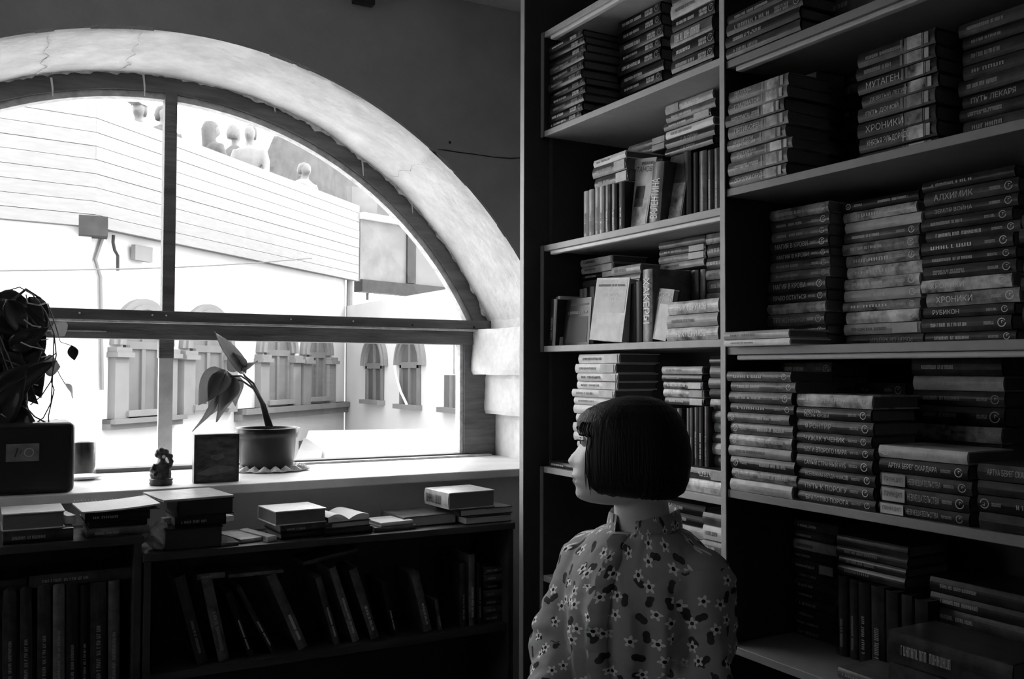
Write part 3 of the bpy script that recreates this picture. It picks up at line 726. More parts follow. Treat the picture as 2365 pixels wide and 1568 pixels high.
def uprights(zb, xf, items, where, group, d=.13, pages=None):
    zt = zb; n = len(items); xf = min(xf, (1.664 if items[0][0] > 1669 else 2.478) / onx(items[0][0], 858, 1).y)
    for i, it in enumerate(items):
        px0, px1, top, cover, title, fl, lean = tuple(it) + ('', '', 0)[len(it) - 4:]
        y0, y1 = onx(px0, 858, xf).y, onx(px1, 858, xf).y; t = max(.006, y0 - y1 - .0006)
        L = onx((px0 + px1) / 2, top, xf).z - zb; a = math.radians(lean)      # lean > 0: the top falls to the left
        if lean: L = L / math.cos(a) - t * abs(math.tan(a))
        ex = V((0, math.sin(a), math.cos(a))); ez = V((0, math.cos(a), -math.sin(a)))
        o = V((xf + RB.uniform(-.002, .004), y1, zb + .0003 + (t * math.sin(a) if a > 0 else 0)))
        if a < 0: o = V((o.x, y1, zb + .0003))
        lab = WORDS[cover] + ' upright book' + (', ' + ORDL[i] + ' from left of ' if n > 1 else ' ') + where
        # text reads upwards; 'f' turns it to read downwards
        book(o, ex, EYF, ez, L, d, t, cover, title, fl, lab, group, pages)
        zt = max(zt, zb + L * math.cos(a))
    return zt
def faced(zb, pxa, pxb, top, x, t, cover, label, group, lines=(), panels=(), lean=0.0, back=6.0):
    """book standing with its front cover to the room; lines: (text, u0, u1, v0, v1, ink)"""
    yl, yr = onx(pxa, 858, x).y, onx(pxb, 858, x).y; wd = yl - yr; H = onx((pxa + pxb) / 2, top, x).z - zb
    b = MB(); b.box(0, wd, 0, .0028, 0, H); b.box(0, wd, t - .0028, t, 0, H); b.box(0, .003, .0028, t - .0028, 0, H)
    bk = b.build('book', M_bk[cover]); tag(bk, label, 'book', group)
    a, l = math.radians(back), math.radians(lean)
    bk.matrix_world = Matrix.Translation((x, yl, zb + .0004)) @ Matrix.Rotation(-PI / 2, 4, 'Z') @ Matrix.Rotation(l, 4, 'Y') @ Matrix.Rotation(-a, 4, 'X')
    bk.location.z += max(0, wd * math.sin(l)) + t * math.sin(a)
    b = MB(); b.box(.003, wd - .003, .0028, t - .0028, .003, H - .003); b.build('page_block', M_paper, bk)
    for u0, u1, v0, v1, m in panels:
        b = MB(); b.box(wd * u0, wd * u1, -.0006, .0002, H * v0, H * v1); b.build('cover_picture', m, bk)
    for st, u0, u1, v0, v1, ink in lines:
        me_ = strokes_mesh(int(st[2]), int(st[1]))[0] if st[0] == '~' else text_mesh(st)[0]
        q = bpy.data.objects.new('title', inked(me_, ink)); COL.objects.link(q); q.parent = bk
        q.location = (wd * u0, -.0012, H * v0); q.scale = (wd * (u1 - u0), 1, H * (v1 - v0))
    return bk

K = lambda n, c, f='', t='~2': [(c, t, f)] * n
# --- unit 1, top compartment
Z = 2.031
stack(Z, 1267, 1347, 88, [('black', '~1', 'o'), ('black', '~2', 'o'), ('dark', '~2', 'mo'), ('black', '~2', 'o'), ('black', '~2', 'mo'), ('dark', '~2', 'mo'), ('black', '~2', 'mo'), ('dark', '~1', 'mo'), ('black', '', 'o'), ('dark', '', 'o'), ('black', '~1', 'o')],
      'the stack at the far left of the top shelf', 'dark paperbacks on the top shelf')
stack(Z, 1374, 1452, 118, [('black', '~1', 'o'), ('dark', '~2', 'mo'), ('black', '~1', 'o'), ('dark', '~1', 'mo'), ('black', '~1', 'o'), ('dark', '~2', 'mo')], 'the short stack set back on the top shelf', 'dark paperbacks on the top shelf', xf=1.71, L=.2)
stack(Z, 1430, 1530, 6, [('mid', '~1', 'pw'), ('black', '~2', 'o'), ('black', '~2', 'o'), ('dark', '~2', ''), ('black', '~1', 'o'), ('black', '~2', 'o'), ('dark', '~2', 'o'), ('black', '~2', 'o'), ('black', '~2', 'o')], 'the middle stack on the top shelf', 'dark paperbacks on the top shelf', xf=1.62)
stack(Z, 1552, 1652, -42, [('mid', '~2', 'o'), ('dark', '~2', 'o'), ('black', '~1', 'o'), ('mid', '~2', 'w'), ('black', '~2', 'o'), ('lite', '~2', 'd'), ('dark', '~2', 'o')], 'the top-shelf stack beside the divider', 'dark paperbacks on the top shelf', xf=1.57)
# --- unit 1, second compartment
Z = 1.679; G = 'books on the second shelf'
zt = uprights(Z, 1.53, [(1346, 1358, 442, 'lite', '~2', 'd'), (1359, 1371, 438, 'lite', '~2', 'd'), (1372, 1384, 434, 'lite', '~2', 'd'), (1385, 1396, 431, 'lite', '~2', 'd'), (1397, 1409, 427, 'mid', '~2', ''), (1411, 1424, 425, 'dark', '~1', ''), (1426, 1440, 420, 'black', '~2', '')], 'the second-shelf row under the arched window side', G)
b = MB()
stack(zt, 1371, 1450, 358, [('mid', '~2', 'pm'), ('mid', '~2', 'pm'), ('white', '~1', 'd')], 'the three laid on the second-shelf row', G, xf=1.545, wt=[1.2, 1.2, .8])
faced(Z, 1441, 1492, 372, 1.555, .022, 'lite', 'pale leaning book showing a warrior figure on its front cover, second shelf', G, [('ТАНОВ', .2, .9, .80, .88, M_inkd), ('~16', .4, .95, .9, .95, M_inkd)], [(.05, .95, .04, .42, M_bk['art']), (.3, .7, .3, .6, M_bk['dark'])], lean=7)
uprights(Z, 1.56, [(1497, 1524, 374, 'mid', 'ВАЛЕНТИНА', 'w', -7)], 'leaning right beside the warrior cover, second shelf', G)
faced(Z, 1526, 1572, 352, 1.585, .02, 'dark', 'dark leaning book with a pale-edged picture cover, second shelf', G, (), [(.06, .94, .05, .55, M_bk['art']), (.2, .8, .6, .92, M_bk['mid'])], lean=7)
zt2 = uprights(Z, 1.60, [(1579, 1598, 350, 'black', '', '', 0), (1601, 1612, 352, 'black', '', ''), (1614, 1632, 348, 'mid', '~2', 'm'), (1634, 1648, 346, 'dark', '~2', 'm'), (1651, 1666, 342, 'mid', '~2', 'm')], 'the dark second-shelf row against the divider', G)
zt3 = uprights(Z, 1.70, [(1455, 1475, 375, 'lite', '', ''), (1478, 1500, 373, 'lite', '', ''), (1504, 1530, 371, 'mid', '', '')], 'the hidden row behind the warrior book', G)
stack(zt3, 1452, 1538, 322, [('mid', '~2', 'pm'), ('mid', '~2', 'pm')], 'the pair laid high in the middle of the second shelf', G, xf=1.665)
stack(zt2, 1537, 1650, 212, [('dark', 'Г.Л. ОЛДИ', 'cm'), ('dark', 'Г.Л. ОЛДИ', 'cm'), ('white', '~2', 'd'), ('mid', '~2', 'p'), ('mid', '~2', ''), ('lite', '~2', 'Pp')], 'the pile on top of the dark second-shelf row', G, xf=1.60, L=.2)
# --- unit 1, third compartment
Z = 1.372; G = 'books on the middle shelf'
uprights(Z, 1.515, [(1265, 1280, 690, 'dark', '~1', 'm', -5)], 'leaning on the side panel of the middle shelf', G)
uprights(Z, 1.53, [(1281, 1287, 686, 'lite', '~2', 'd'), (1288, 1293, 684, 'white', '', '')], 'the thin pair, middle shelf left end', G)
faced(Z, 1296, 1360, 690, 1.54, .02, 'dark', 'dark book with a framed black picture on its cover, middle shelf', G, [('~17', .2, .9, .66, .73, M_inkm)], [(.12, .92, .05, .6, M_inkd), (.1, .92, .84, .88, M_inkd)], back=4)
zt = uprights(Z, 1.70, [(1336, 1344, 668, 'lite', '~2', 'd'), (1345, 1353, 666, 'lite', '~2', 'd'), (1354, 1361, 664, 'black', '', ''), (1362, 1372, 662, 'lite', '~2', 'd'), (1373, 1386, 660, 'mid', '~2', ''), (1387, 1400, 658, 'mid', '~2', '')], 'the back row left on the middle shelf', G)
stack(zt, 1342, 1418, 594, [('mid', '~2', 'm'), ('black', '~2', 'p'), ('lite', '~2', 'dp'), ('lite', '~1', 'dp')], 'the left back pile on the middle shelf', G, xf=1.68, d=.13)
faced(Z, 1361, 1436, 648, 1.535, .035, 'lite', 'pale book with a star burst cover standing front out on the middle shelf', G, [('МОРСКИЕ', .22, .82, .70, .76, M_ink), ('ЗВЕЗДЫ', .25, .75, .62, .68, M_ink), ('~28', .1, .9, .86, .9, M_inkd)], [(.04, .96, .45, .97, mat('pale picture print', .30, .4, .3, 25, c2=.42))], lean=4)
b = MB()
zt2 = uprights(Z, 1.56, [(1447, 1466, 656, 'black', '', ''), (1468, 1483, 650, 'black', '', '')], 'the black pair beside the pale cover', G)
uprights(Z, 1.545, [(1485, 1508, 622, 'mid', 'ХАКЕРЫ', 'fw', 0)], 'with big pale letters running down, middle shelf', G)
stack(zt2, 1414, 1482, 612, [('mid', '~2', 'm'), ('lite', '~2', 'd')], 'the two laid over the black pair', G, xf=1.60, d=.12)
stack(Z, 1540, 1662, 692, [('art', 'НИК ПЕРУМОВ', 'c'), ('lite', '~2', 'd'), ('art', 'НИК ПЕРУМОВ', 'c')], 'the front pile beside the divider, middle shelf', G, xf=1.52)
faced(Z, 1500, 1538, 672, 1.545, .02, 'mid', 'grey book leaning sideways with two-line cover title, middle shelf', G, [('УРСУЛА', .15, .85, .86, .93, M_ink), ('ЛЕ ГУИН', .12, .9, .76, .83, M_ink)], [(.3, 1, .0, .7, M_bk['lite'])], lean=8)
zt = uprights(Z, 1.68, [(1528, 1541, 628, 'lite', '~2', 'd'), (1543, 1554, 627, 'mid', '~2', ''), (1557, 1570, 626, 'lite', '~2', 'd'), (1573, 1590, 625, 'lite', '~2', 'd'), (1594, 1613, 624, 'mid', '~2', ''), (1616, 1628, 622, 'lite', '~2', 'd')], 'the pale back row right on the middle shelf', G)
stack(zt, 1522, 1628, 540, [('lite', '~2', 'd'), ('lite', '~2', 'pW'), ('mid', '~2', 'pW'), ('mid', '', '')], 'the pile over the pale back row', G, xf=1.665)
stack(Z, 1632, None, 518, [('mid', '~1', ''), ('art', '~1', 'P'), ('mid', '~1', ''), ('art', '~1', ''), ('mid', '~1', ''), ('lite', '~1', 'd'), ('mid', '~1', ''), ('mid', '~1', ''), ('art', '~1', '')], 'the stack half hidden by the divider, middle shelf', G, xf=1.665, L=.1)
# --- unit 1, fourth compartment
Z = 1.007; G = 'books on the fourth shelf'
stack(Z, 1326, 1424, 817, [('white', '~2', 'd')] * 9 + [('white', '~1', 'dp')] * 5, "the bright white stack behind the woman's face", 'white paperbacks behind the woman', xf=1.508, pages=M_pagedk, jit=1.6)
stack(Z, 1264, 1322, 1068, [('dark', '~1', '')], 'by the side panel of the fourth shelf', G, xf=1.52, d=.12)
zt = stack(Z, 1574, None, 1082, [('art', '', ''), ('dark', 'КАРАТЕЛЬ', 'fp')], 'the pair under the upright row, fourth shelf', G, xf=1.512, L=.152, wt=[1.2, 1])
zu = uprights(zt, 1.545, [(1549, 1560, 944, 'mid', '', ''), (1561, 1573, 943, 'dark', '', ''), (1582, 1590, 943, 'mid', '~1', 'p'), (1591, 1599, 942, 'dark', '~2', 'm'), (1600, 1611, 941, 'dark', '~2', 'm'), (1614, 1624, 940, 'black', '~2', ''), (1625, 1635, 939, 'dark', '~1', 'm')], "the row behind the woman's hair", G)
stack(zu, 1532, 1626, 846, [('mid', '~2', 'p'), ('art', '~2', 'p'), ('art', '~1', 'p'), ('dark', '~2', 'm'), ('lite', '~2', 'd')], "the pile above the row behind the woman's hair", G, xf=1.555)
stack(zt, 1637, None, 822, [('mid', '~1', ''), ('art', '~1', ''), ('mid', '~1', ''), ('lite', '~1', 'd'), ('mid', '~1', ''), ('art', '~1', ''), ('black', '~1', 'r'), ('mid', '~1', ''), ('mid', '~1', 'd'), ('dark', '~1', '')], 'the stack half hidden by the divider, fourth shelf', G, xf=1.56, L=.085)
# --- unit 1, fifth compartment, mostly behind the woman
Z = .68; G = 'books on the fifth shelf'
stack(Z, 1532, 1632, 1160, [('mid', '~2', '')] * 5 + [('dark', '~2', ''), ('mid', '~1', 'p'), ('lite', '', ''), ('black', '~2', ''), ('black', '~2', '')], "the stack behind the woman's left shoulder", G, xf=1.60)
stack(Z, 1618, None, 1190, [('mid', '~1', '')] * 4 + [('lite', '', ''), ('dark', '~2', ''), ('mid', '~1', ''), ('white', '~1', 'd'), ('mid', '~2', 'd')], 'the fifth-shelf stack against the divider', G, xf=1.53, L=.095)
# --- unit 2; several grey covers darkened to paint the light's falloff
G = 'fantasy books, top of the right unit'
Z = 2.016
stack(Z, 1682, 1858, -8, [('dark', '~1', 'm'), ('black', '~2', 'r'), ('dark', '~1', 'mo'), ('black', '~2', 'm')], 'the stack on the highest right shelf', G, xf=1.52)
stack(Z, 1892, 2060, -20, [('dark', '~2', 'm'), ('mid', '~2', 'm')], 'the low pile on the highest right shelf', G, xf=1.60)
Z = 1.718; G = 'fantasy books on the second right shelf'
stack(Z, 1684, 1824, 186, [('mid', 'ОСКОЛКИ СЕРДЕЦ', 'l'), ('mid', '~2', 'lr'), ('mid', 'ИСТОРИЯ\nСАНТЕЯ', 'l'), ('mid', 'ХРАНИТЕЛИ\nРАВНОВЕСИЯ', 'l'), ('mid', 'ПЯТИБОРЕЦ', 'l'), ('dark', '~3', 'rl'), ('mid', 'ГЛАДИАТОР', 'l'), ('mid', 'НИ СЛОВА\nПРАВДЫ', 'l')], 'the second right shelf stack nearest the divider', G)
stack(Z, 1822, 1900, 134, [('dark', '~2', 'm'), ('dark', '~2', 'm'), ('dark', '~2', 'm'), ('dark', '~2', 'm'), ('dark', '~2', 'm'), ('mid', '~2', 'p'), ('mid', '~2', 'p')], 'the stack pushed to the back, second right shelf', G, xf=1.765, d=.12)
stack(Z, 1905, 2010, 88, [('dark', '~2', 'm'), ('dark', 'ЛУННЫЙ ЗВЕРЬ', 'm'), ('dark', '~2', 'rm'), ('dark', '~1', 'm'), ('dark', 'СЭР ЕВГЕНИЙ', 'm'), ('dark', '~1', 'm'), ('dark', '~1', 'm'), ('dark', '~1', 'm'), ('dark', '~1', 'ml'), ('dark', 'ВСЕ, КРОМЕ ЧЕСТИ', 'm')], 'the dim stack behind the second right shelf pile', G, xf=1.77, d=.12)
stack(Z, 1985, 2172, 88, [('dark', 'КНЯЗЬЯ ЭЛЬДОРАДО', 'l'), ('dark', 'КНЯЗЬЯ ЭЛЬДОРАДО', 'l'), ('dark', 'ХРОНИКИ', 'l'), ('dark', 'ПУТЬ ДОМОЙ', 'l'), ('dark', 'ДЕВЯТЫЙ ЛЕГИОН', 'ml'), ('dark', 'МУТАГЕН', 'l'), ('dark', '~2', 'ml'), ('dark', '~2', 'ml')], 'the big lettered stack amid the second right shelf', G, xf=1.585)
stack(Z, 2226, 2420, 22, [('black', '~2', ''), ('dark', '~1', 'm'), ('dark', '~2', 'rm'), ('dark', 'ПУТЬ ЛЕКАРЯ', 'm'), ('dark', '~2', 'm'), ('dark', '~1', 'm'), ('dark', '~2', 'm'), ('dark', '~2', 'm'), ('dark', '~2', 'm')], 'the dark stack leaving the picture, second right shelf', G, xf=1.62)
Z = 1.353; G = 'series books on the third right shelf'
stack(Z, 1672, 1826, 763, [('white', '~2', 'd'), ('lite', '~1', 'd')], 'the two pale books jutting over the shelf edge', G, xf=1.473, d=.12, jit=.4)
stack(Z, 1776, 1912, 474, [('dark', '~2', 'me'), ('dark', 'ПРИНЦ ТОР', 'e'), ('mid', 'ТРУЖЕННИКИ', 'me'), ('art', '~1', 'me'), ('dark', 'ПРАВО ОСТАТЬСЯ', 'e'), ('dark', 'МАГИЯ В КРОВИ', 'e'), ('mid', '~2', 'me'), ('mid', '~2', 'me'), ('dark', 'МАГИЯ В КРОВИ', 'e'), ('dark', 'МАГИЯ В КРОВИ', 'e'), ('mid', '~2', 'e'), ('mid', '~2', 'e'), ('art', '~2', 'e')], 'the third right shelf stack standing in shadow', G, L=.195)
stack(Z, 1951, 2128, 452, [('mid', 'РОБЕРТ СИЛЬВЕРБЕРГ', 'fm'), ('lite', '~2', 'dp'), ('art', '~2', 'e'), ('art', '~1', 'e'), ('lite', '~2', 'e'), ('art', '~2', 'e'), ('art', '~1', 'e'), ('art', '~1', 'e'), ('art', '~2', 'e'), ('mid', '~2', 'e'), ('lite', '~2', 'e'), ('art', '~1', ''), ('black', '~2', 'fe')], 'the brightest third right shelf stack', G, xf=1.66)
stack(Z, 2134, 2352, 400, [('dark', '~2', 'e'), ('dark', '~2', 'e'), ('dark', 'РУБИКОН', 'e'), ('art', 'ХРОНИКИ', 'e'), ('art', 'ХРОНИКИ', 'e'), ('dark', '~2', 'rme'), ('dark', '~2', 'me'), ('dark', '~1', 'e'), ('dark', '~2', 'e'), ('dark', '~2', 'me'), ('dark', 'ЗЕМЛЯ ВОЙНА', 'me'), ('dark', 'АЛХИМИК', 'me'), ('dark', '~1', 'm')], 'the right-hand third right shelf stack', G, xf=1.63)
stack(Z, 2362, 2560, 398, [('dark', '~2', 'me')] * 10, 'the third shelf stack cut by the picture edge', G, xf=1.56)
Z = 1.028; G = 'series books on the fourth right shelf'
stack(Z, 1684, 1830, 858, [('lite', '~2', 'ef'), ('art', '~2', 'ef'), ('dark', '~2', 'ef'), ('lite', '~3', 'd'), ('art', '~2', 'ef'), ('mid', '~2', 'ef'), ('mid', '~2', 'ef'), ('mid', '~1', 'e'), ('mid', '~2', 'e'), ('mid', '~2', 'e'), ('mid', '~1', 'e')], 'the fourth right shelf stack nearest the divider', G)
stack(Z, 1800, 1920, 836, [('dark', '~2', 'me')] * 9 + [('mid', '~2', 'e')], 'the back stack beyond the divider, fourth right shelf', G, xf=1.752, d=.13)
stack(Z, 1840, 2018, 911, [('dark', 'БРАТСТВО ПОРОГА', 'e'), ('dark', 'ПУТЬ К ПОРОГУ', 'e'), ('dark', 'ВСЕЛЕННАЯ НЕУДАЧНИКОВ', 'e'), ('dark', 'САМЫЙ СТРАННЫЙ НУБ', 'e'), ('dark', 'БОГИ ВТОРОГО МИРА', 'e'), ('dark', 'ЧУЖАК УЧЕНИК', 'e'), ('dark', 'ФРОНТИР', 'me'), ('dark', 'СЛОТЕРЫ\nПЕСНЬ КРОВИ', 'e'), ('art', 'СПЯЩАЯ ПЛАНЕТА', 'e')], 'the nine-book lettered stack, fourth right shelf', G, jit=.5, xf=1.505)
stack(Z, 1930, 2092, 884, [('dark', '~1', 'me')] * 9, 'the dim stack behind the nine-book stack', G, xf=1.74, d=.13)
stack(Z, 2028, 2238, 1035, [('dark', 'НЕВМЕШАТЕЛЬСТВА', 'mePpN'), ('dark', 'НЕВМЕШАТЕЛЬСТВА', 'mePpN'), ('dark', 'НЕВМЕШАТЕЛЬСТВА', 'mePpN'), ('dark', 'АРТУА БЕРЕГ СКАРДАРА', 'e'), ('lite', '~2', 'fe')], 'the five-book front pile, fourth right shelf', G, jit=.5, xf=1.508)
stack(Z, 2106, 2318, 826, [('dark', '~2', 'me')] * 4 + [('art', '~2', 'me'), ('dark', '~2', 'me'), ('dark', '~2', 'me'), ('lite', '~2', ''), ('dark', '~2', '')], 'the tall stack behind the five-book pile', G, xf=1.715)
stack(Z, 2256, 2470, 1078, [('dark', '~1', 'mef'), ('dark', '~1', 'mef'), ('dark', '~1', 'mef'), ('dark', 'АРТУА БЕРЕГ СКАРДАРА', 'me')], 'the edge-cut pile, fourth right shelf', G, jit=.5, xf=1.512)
Z = .678; G = 'books on the lowest visible shelf'  # covers kept dark to paint the deep shade down here
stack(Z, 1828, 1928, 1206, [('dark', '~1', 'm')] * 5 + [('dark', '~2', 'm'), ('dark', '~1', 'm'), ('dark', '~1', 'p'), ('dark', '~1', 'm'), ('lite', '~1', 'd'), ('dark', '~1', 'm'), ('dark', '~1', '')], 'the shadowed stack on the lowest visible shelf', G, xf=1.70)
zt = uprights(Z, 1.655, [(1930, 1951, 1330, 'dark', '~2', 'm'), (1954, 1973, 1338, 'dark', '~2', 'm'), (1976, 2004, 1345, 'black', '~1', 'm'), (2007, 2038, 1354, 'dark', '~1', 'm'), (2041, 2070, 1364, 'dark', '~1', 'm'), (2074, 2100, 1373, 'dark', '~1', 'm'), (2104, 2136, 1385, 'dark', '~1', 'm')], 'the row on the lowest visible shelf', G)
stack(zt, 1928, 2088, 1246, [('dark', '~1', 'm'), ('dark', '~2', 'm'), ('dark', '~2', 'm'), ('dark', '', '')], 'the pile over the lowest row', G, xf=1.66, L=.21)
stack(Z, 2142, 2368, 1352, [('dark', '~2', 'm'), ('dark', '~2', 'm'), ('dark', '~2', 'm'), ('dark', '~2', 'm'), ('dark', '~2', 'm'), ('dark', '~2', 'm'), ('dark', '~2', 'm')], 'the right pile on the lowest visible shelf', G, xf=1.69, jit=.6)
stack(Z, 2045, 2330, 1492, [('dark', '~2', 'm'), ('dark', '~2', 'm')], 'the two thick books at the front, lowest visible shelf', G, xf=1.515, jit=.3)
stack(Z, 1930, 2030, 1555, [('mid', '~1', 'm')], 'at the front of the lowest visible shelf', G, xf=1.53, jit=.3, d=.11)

# ================================================================== LOW BOOKCASES UNDER THE WINDOW
def low_case(name, label, x0, x1, top, shelves, yf=2.60, yb=2.85):
    u = empty(name); tag(u, label, 'bookcase')
    b = MB(); b.box(x0 - .004, x1 + .004, yf - .006, yb, top - .02, top); b.build('top_board', M_dkwood, u, bevel=.002)
    for xa in (x0, x1 - .018):
        b = MB(); b.box(xa, xa + .018, yf, yb, 0, top - .02); b.build('side_panel', M_dkwood, u, bevel=.001)
    for z in shelves:
        b = MB(); b.box(x0 + .018, x1 - .018, yf + .004, yb, z - .022, z); b.build('shelf', M_dkwood, u, bevel=.001)
    b = MB(); b.box(x0, x1, yb, yb + .008, .03, top - .02); b.build('back_panel', M_inner, u)
    return u
ZR, ZL = .825, .873
low_case('low_bookcase', 'low dark wooden bookcase under the window with leaning books inside', .378, 1.462, ZR, [.515, .21, .06])
low_case('low_bookcase', 'low dark bookcase at the left edge, slightly taller than its neighbour', -.80, .372, ZL, [.475, .21, .06])
GL = 'books inside the low bookcases'  # several covers darkened to paint the shade inside these cases
def low_up(pb, yb_, pt, yt_, wpx, cover, label, fl='', y=2.63, title='', zb=.515, d=.13):
    B, T = ony(pb, yb_, y), ony(pt, yt_, y); B.z = zb + .0005
    t = (ony(pb + wpx, yb_, y) - ony(pb, yb_, y)).x; ex = T - B; ex.y = 0; L = ex.length; ex.normalize()
    ey = V((0, 1, 0)); ez = ex.cross(ey).normalized(); t *= abs(ez.x)
    o = V((B.x + t * abs(ez.x), B.y, B.z + max(0, t * abs(ez.z) * (1 if ez.z < 0 else 0))))
    if ez.z < 0: o = V((B.x + t * abs(ez.x), B.y, B.z + t * abs(ez.z)))
    book(o, ex, ey, ez, L, d, t, cover, title, fl, label, GL)
N1 = ['first', 'second', 'third', 'fourth', 'fifth', 'sixth', 'seventh', 'eighth', 'ninth', 'tenth', 'eleventh', 'twelfth']
for i, it in enumerate([(455, 1540, 402, 1335, 26, 'dark', 'm'), (505, 1538, 462, 1332, 26, 'mid', 'm'), (574, 1520, 520, 1370, 14, 'black', ''), (628, 1520, 545, 1360, 14, 'dark', ''), (690, 1512, 616, 1332, 24, 'mid', ''), (772, 1490, 728, 1336, 15, 'mid', ''), (815, 1484, 760, 1314, 17, 'mid', ''), (858, 1478, 806, 1318, 20, 'mid', ''),
                        (908, 1462, 880, 1345, 12, 'black', ''), (980, 1456, 950, 1326, 19, 'mid', ''), (1014, 1450, 1004, 1386, 8, 'mid', '')]):
    low_up(*it[:6], it[5] in ('lite',) and 'pale leaning book, %s from left inside the low bookcase' % N1[i] or '%s leaning book, %s from left inside the low bookcase' % (WORDS[it[5]], N1[i]), it[6], title='~2')
for i, it in enumerate([(1062, 1446, 1061, 1300, 16, 'dark', 'm'), (1083, 1443, 1082, 1281, 15, 'mid', ''), (1102, 1440, 1101, 1300, 12, 'black', 'm')]):
    low_up(*it[:6], '%s upright book, %s from left near the low bookcase end' % (WORDS[it[5]], N1[i]), it[6], title='~2')
def low_flat(pl, pr, py, zb, t, d, cover, label, fl='', y=2.63, tilt=0.0, title='~2'):
    a, c = ony(pl, py, y), ony(pr, py, y); L = c.x - a.x; s = math.radians(tilt)
    ex = V((math.cos(s), 0, math.sin(s))); ez = V((-math.sin(s), 0, math.cos(s)))
    book(V((a.x, y, zb)), ex, V((0, 1, 0)), ez, L, d, t, cover, title, fl, label, GL)
low_flat(455, 520, 1316, .738, .016, .12, 'mid', 'grey thin book lying on the leaning books, with pale lettering', 'm', title='~1')
low_flat(528, 655, 1318, .735, .010, .12, 'mid', 'thin grey booklet lying beside the lettered one on leaning books', 'm', title='')
low_flat(702, 828, 1300, .748, .012, .12, 'mid', 'thin grey booklet propped aslant above the grey leaning books', '', tilt=9, title='')
zz = .516
for i, c in enumerate(['dark', 'mid', 'dark', 'mid', 'dark', 'mid', 'mid']):
    low_flat(1116, 1168, 1400, zz, .024, .13, c, '%s book, %s of the small stack at the low bookcase end' % (WORDS[c], (ORD[i] if i < 6 else 'topmost')), 'm', y=2.64, title='~1'); zz += .0245
for i, it in enumerate([(8, 38, 1352, 'dark'), (46, 74, 1356, 'dark'), (86, 118, 1352, 'dark'), (122, 150, 1350, 'mid'), (153, 181, 1350, 'dark'), (186, 205, 1352, 'black'), (208, 246, 1346, 'dark'), (250, 276, 1342, 'mid')]):
    low_up(it[0], 1575, it[0], it[2], it[1] - it[0], it[3], '%s upright book, %s from left inside the left low bookcase' % (WORDS[it[3]], N1[i]), 'm', y=2.635, title='~2', zb=.4755)
ztl = max(ony(100, y_, 2.635).z for y_ in (1342, 1350)) + .001
ztl = ony(262, 1342, 2.635).z + .002
low_flat(68, 308, 1318, ztl, .030, .14, 'dark', 'dark thick book laid across the upright books at left', 'm', y=2.635)
low_flat(-60, 60, 1330, ztl, .026, .14, 'dark', 'dark book laid at the picture edge on the upright books', 'm', y=2.635)

# ------------------------------------------------------------------ books and papers lying on top of the low bookcases
GT = 'books lying on the low bookcases'
def top_book(pl, pr, y, zb, t, d, cover, label, ang=0.0, spine='front', title='', fl='', pages=None, L=None):
    """flat book whose near edge runs from pixel pl to pr at depth y; spine to the front, or fore-edge to the front"""
    a = ony(pl, 1200, y); c = ony(pr, 1200, y); L = L or (c.x - a.x); s = math.radians(ang)
    ex = V((math.cos(s), math.sin(s), 0)); ey = V((-math.sin(s), math.cos(s), 0))
    o = V((a.x, y, zb + .0003))
    if spine == 'back': o = o + ex * L + ey * d; ex, ey = -ex, -ey
    if spine == 'left': o = o + ey * d; ex, ey, L, d = -ey, ex, d, L
    return book(o, ex, ey, UP, L, d, t - .0006, cover, title, fl, label, GT, pages or M_paper)
z = ZL
top_book(8, 170, 2.61, z, .032, .15, 'dark', 'dark book under the white-covered one at the far left', title='~2', fl='m')
top_book(4, 150, 2.62, z + .032, .042, .15, 'white', 'thick white-covered book on top at the far left of the low bookcase', spine='back', pages=M_pagedk)
b = MB(); p = ony(154, 1200, 2.66); b.obox(V((p.x, 2.66, z + .0325)), V((.022, .004, 0)), V((-.02, .11, 0)), V((0, 0, .022)))
tag(b.build('note_pad', M_sill, None, bevel=.001), 'small white note pad beside the white-covered book at far left', 'note pad')
top_book(202, 345, 2.62, z, .022, .15, 'mid', 'grey book at the bottom of the stack under the spiral notebook', title='~2', fl='m')
top_book(206, 340, 2.63, z + .022, .016, .14, 'black', 'black thin book, second from bottom under the spiral notebook')
top_book(196, 346, 2.62, z + .038, .026, .15, 'black', 'black book directly under the spiral notebook', title='~1', fl='m')
nb = empty('spiral_notebook', ony(190, 1190, 2.61)); nb.location.z = z + .0645; tag(nb, 'open spiral notebook with a bright blank page on the black books', 'notebook')
b = MB(); n = 12; wN, dN = .185, .155
top = [(wN * i / n, 0, .004 + .010 * (i / n) ** 2) for i in range(n + 1)]
b.add([V(p) + V((-.012 * k, dN * k, .004 * k)) for k in (0, 1) for p in top] + [V(p) + V((-.012 * k, dN * k, .004 * k - .004)) for k in (0, 1) for p in top],
      [(i, i + 1, n + 2 + i, n + 1 + i) for i in range(n)] + [(2 * n + 2 + i, 2 * n + 3 + i, 3 * n + 4 + i, 3 * n + 3 + i) for i in range(n)] + [(i, i + 1, 2 * n + 3 + i, 2 * n + 2 + i) for i in range(n)] + [(n + 1 + i, n + 2 + i, 3 * n + 4 + i, 3 * n + 3 + i) for i in range(n)])
b.build('page', mat('white paper', .80, .8, .04, 40), nb)
b = MB(); b.box(0, wN, 0, dN, -.0005, .0008); b.build('back_cover', M_inkd, nb)
b = MB()
for i in range(22):
    x = wN * (i + .5) / 22 - .010
    b.tube([(x, dN + .004 * math.cos(a), .008 + .006 * math.sin(a)) for a in [2 * PI * k / 8 for k in range(9)]], .0009, 5)
b.build('wire_binding', M_inkm, nb)
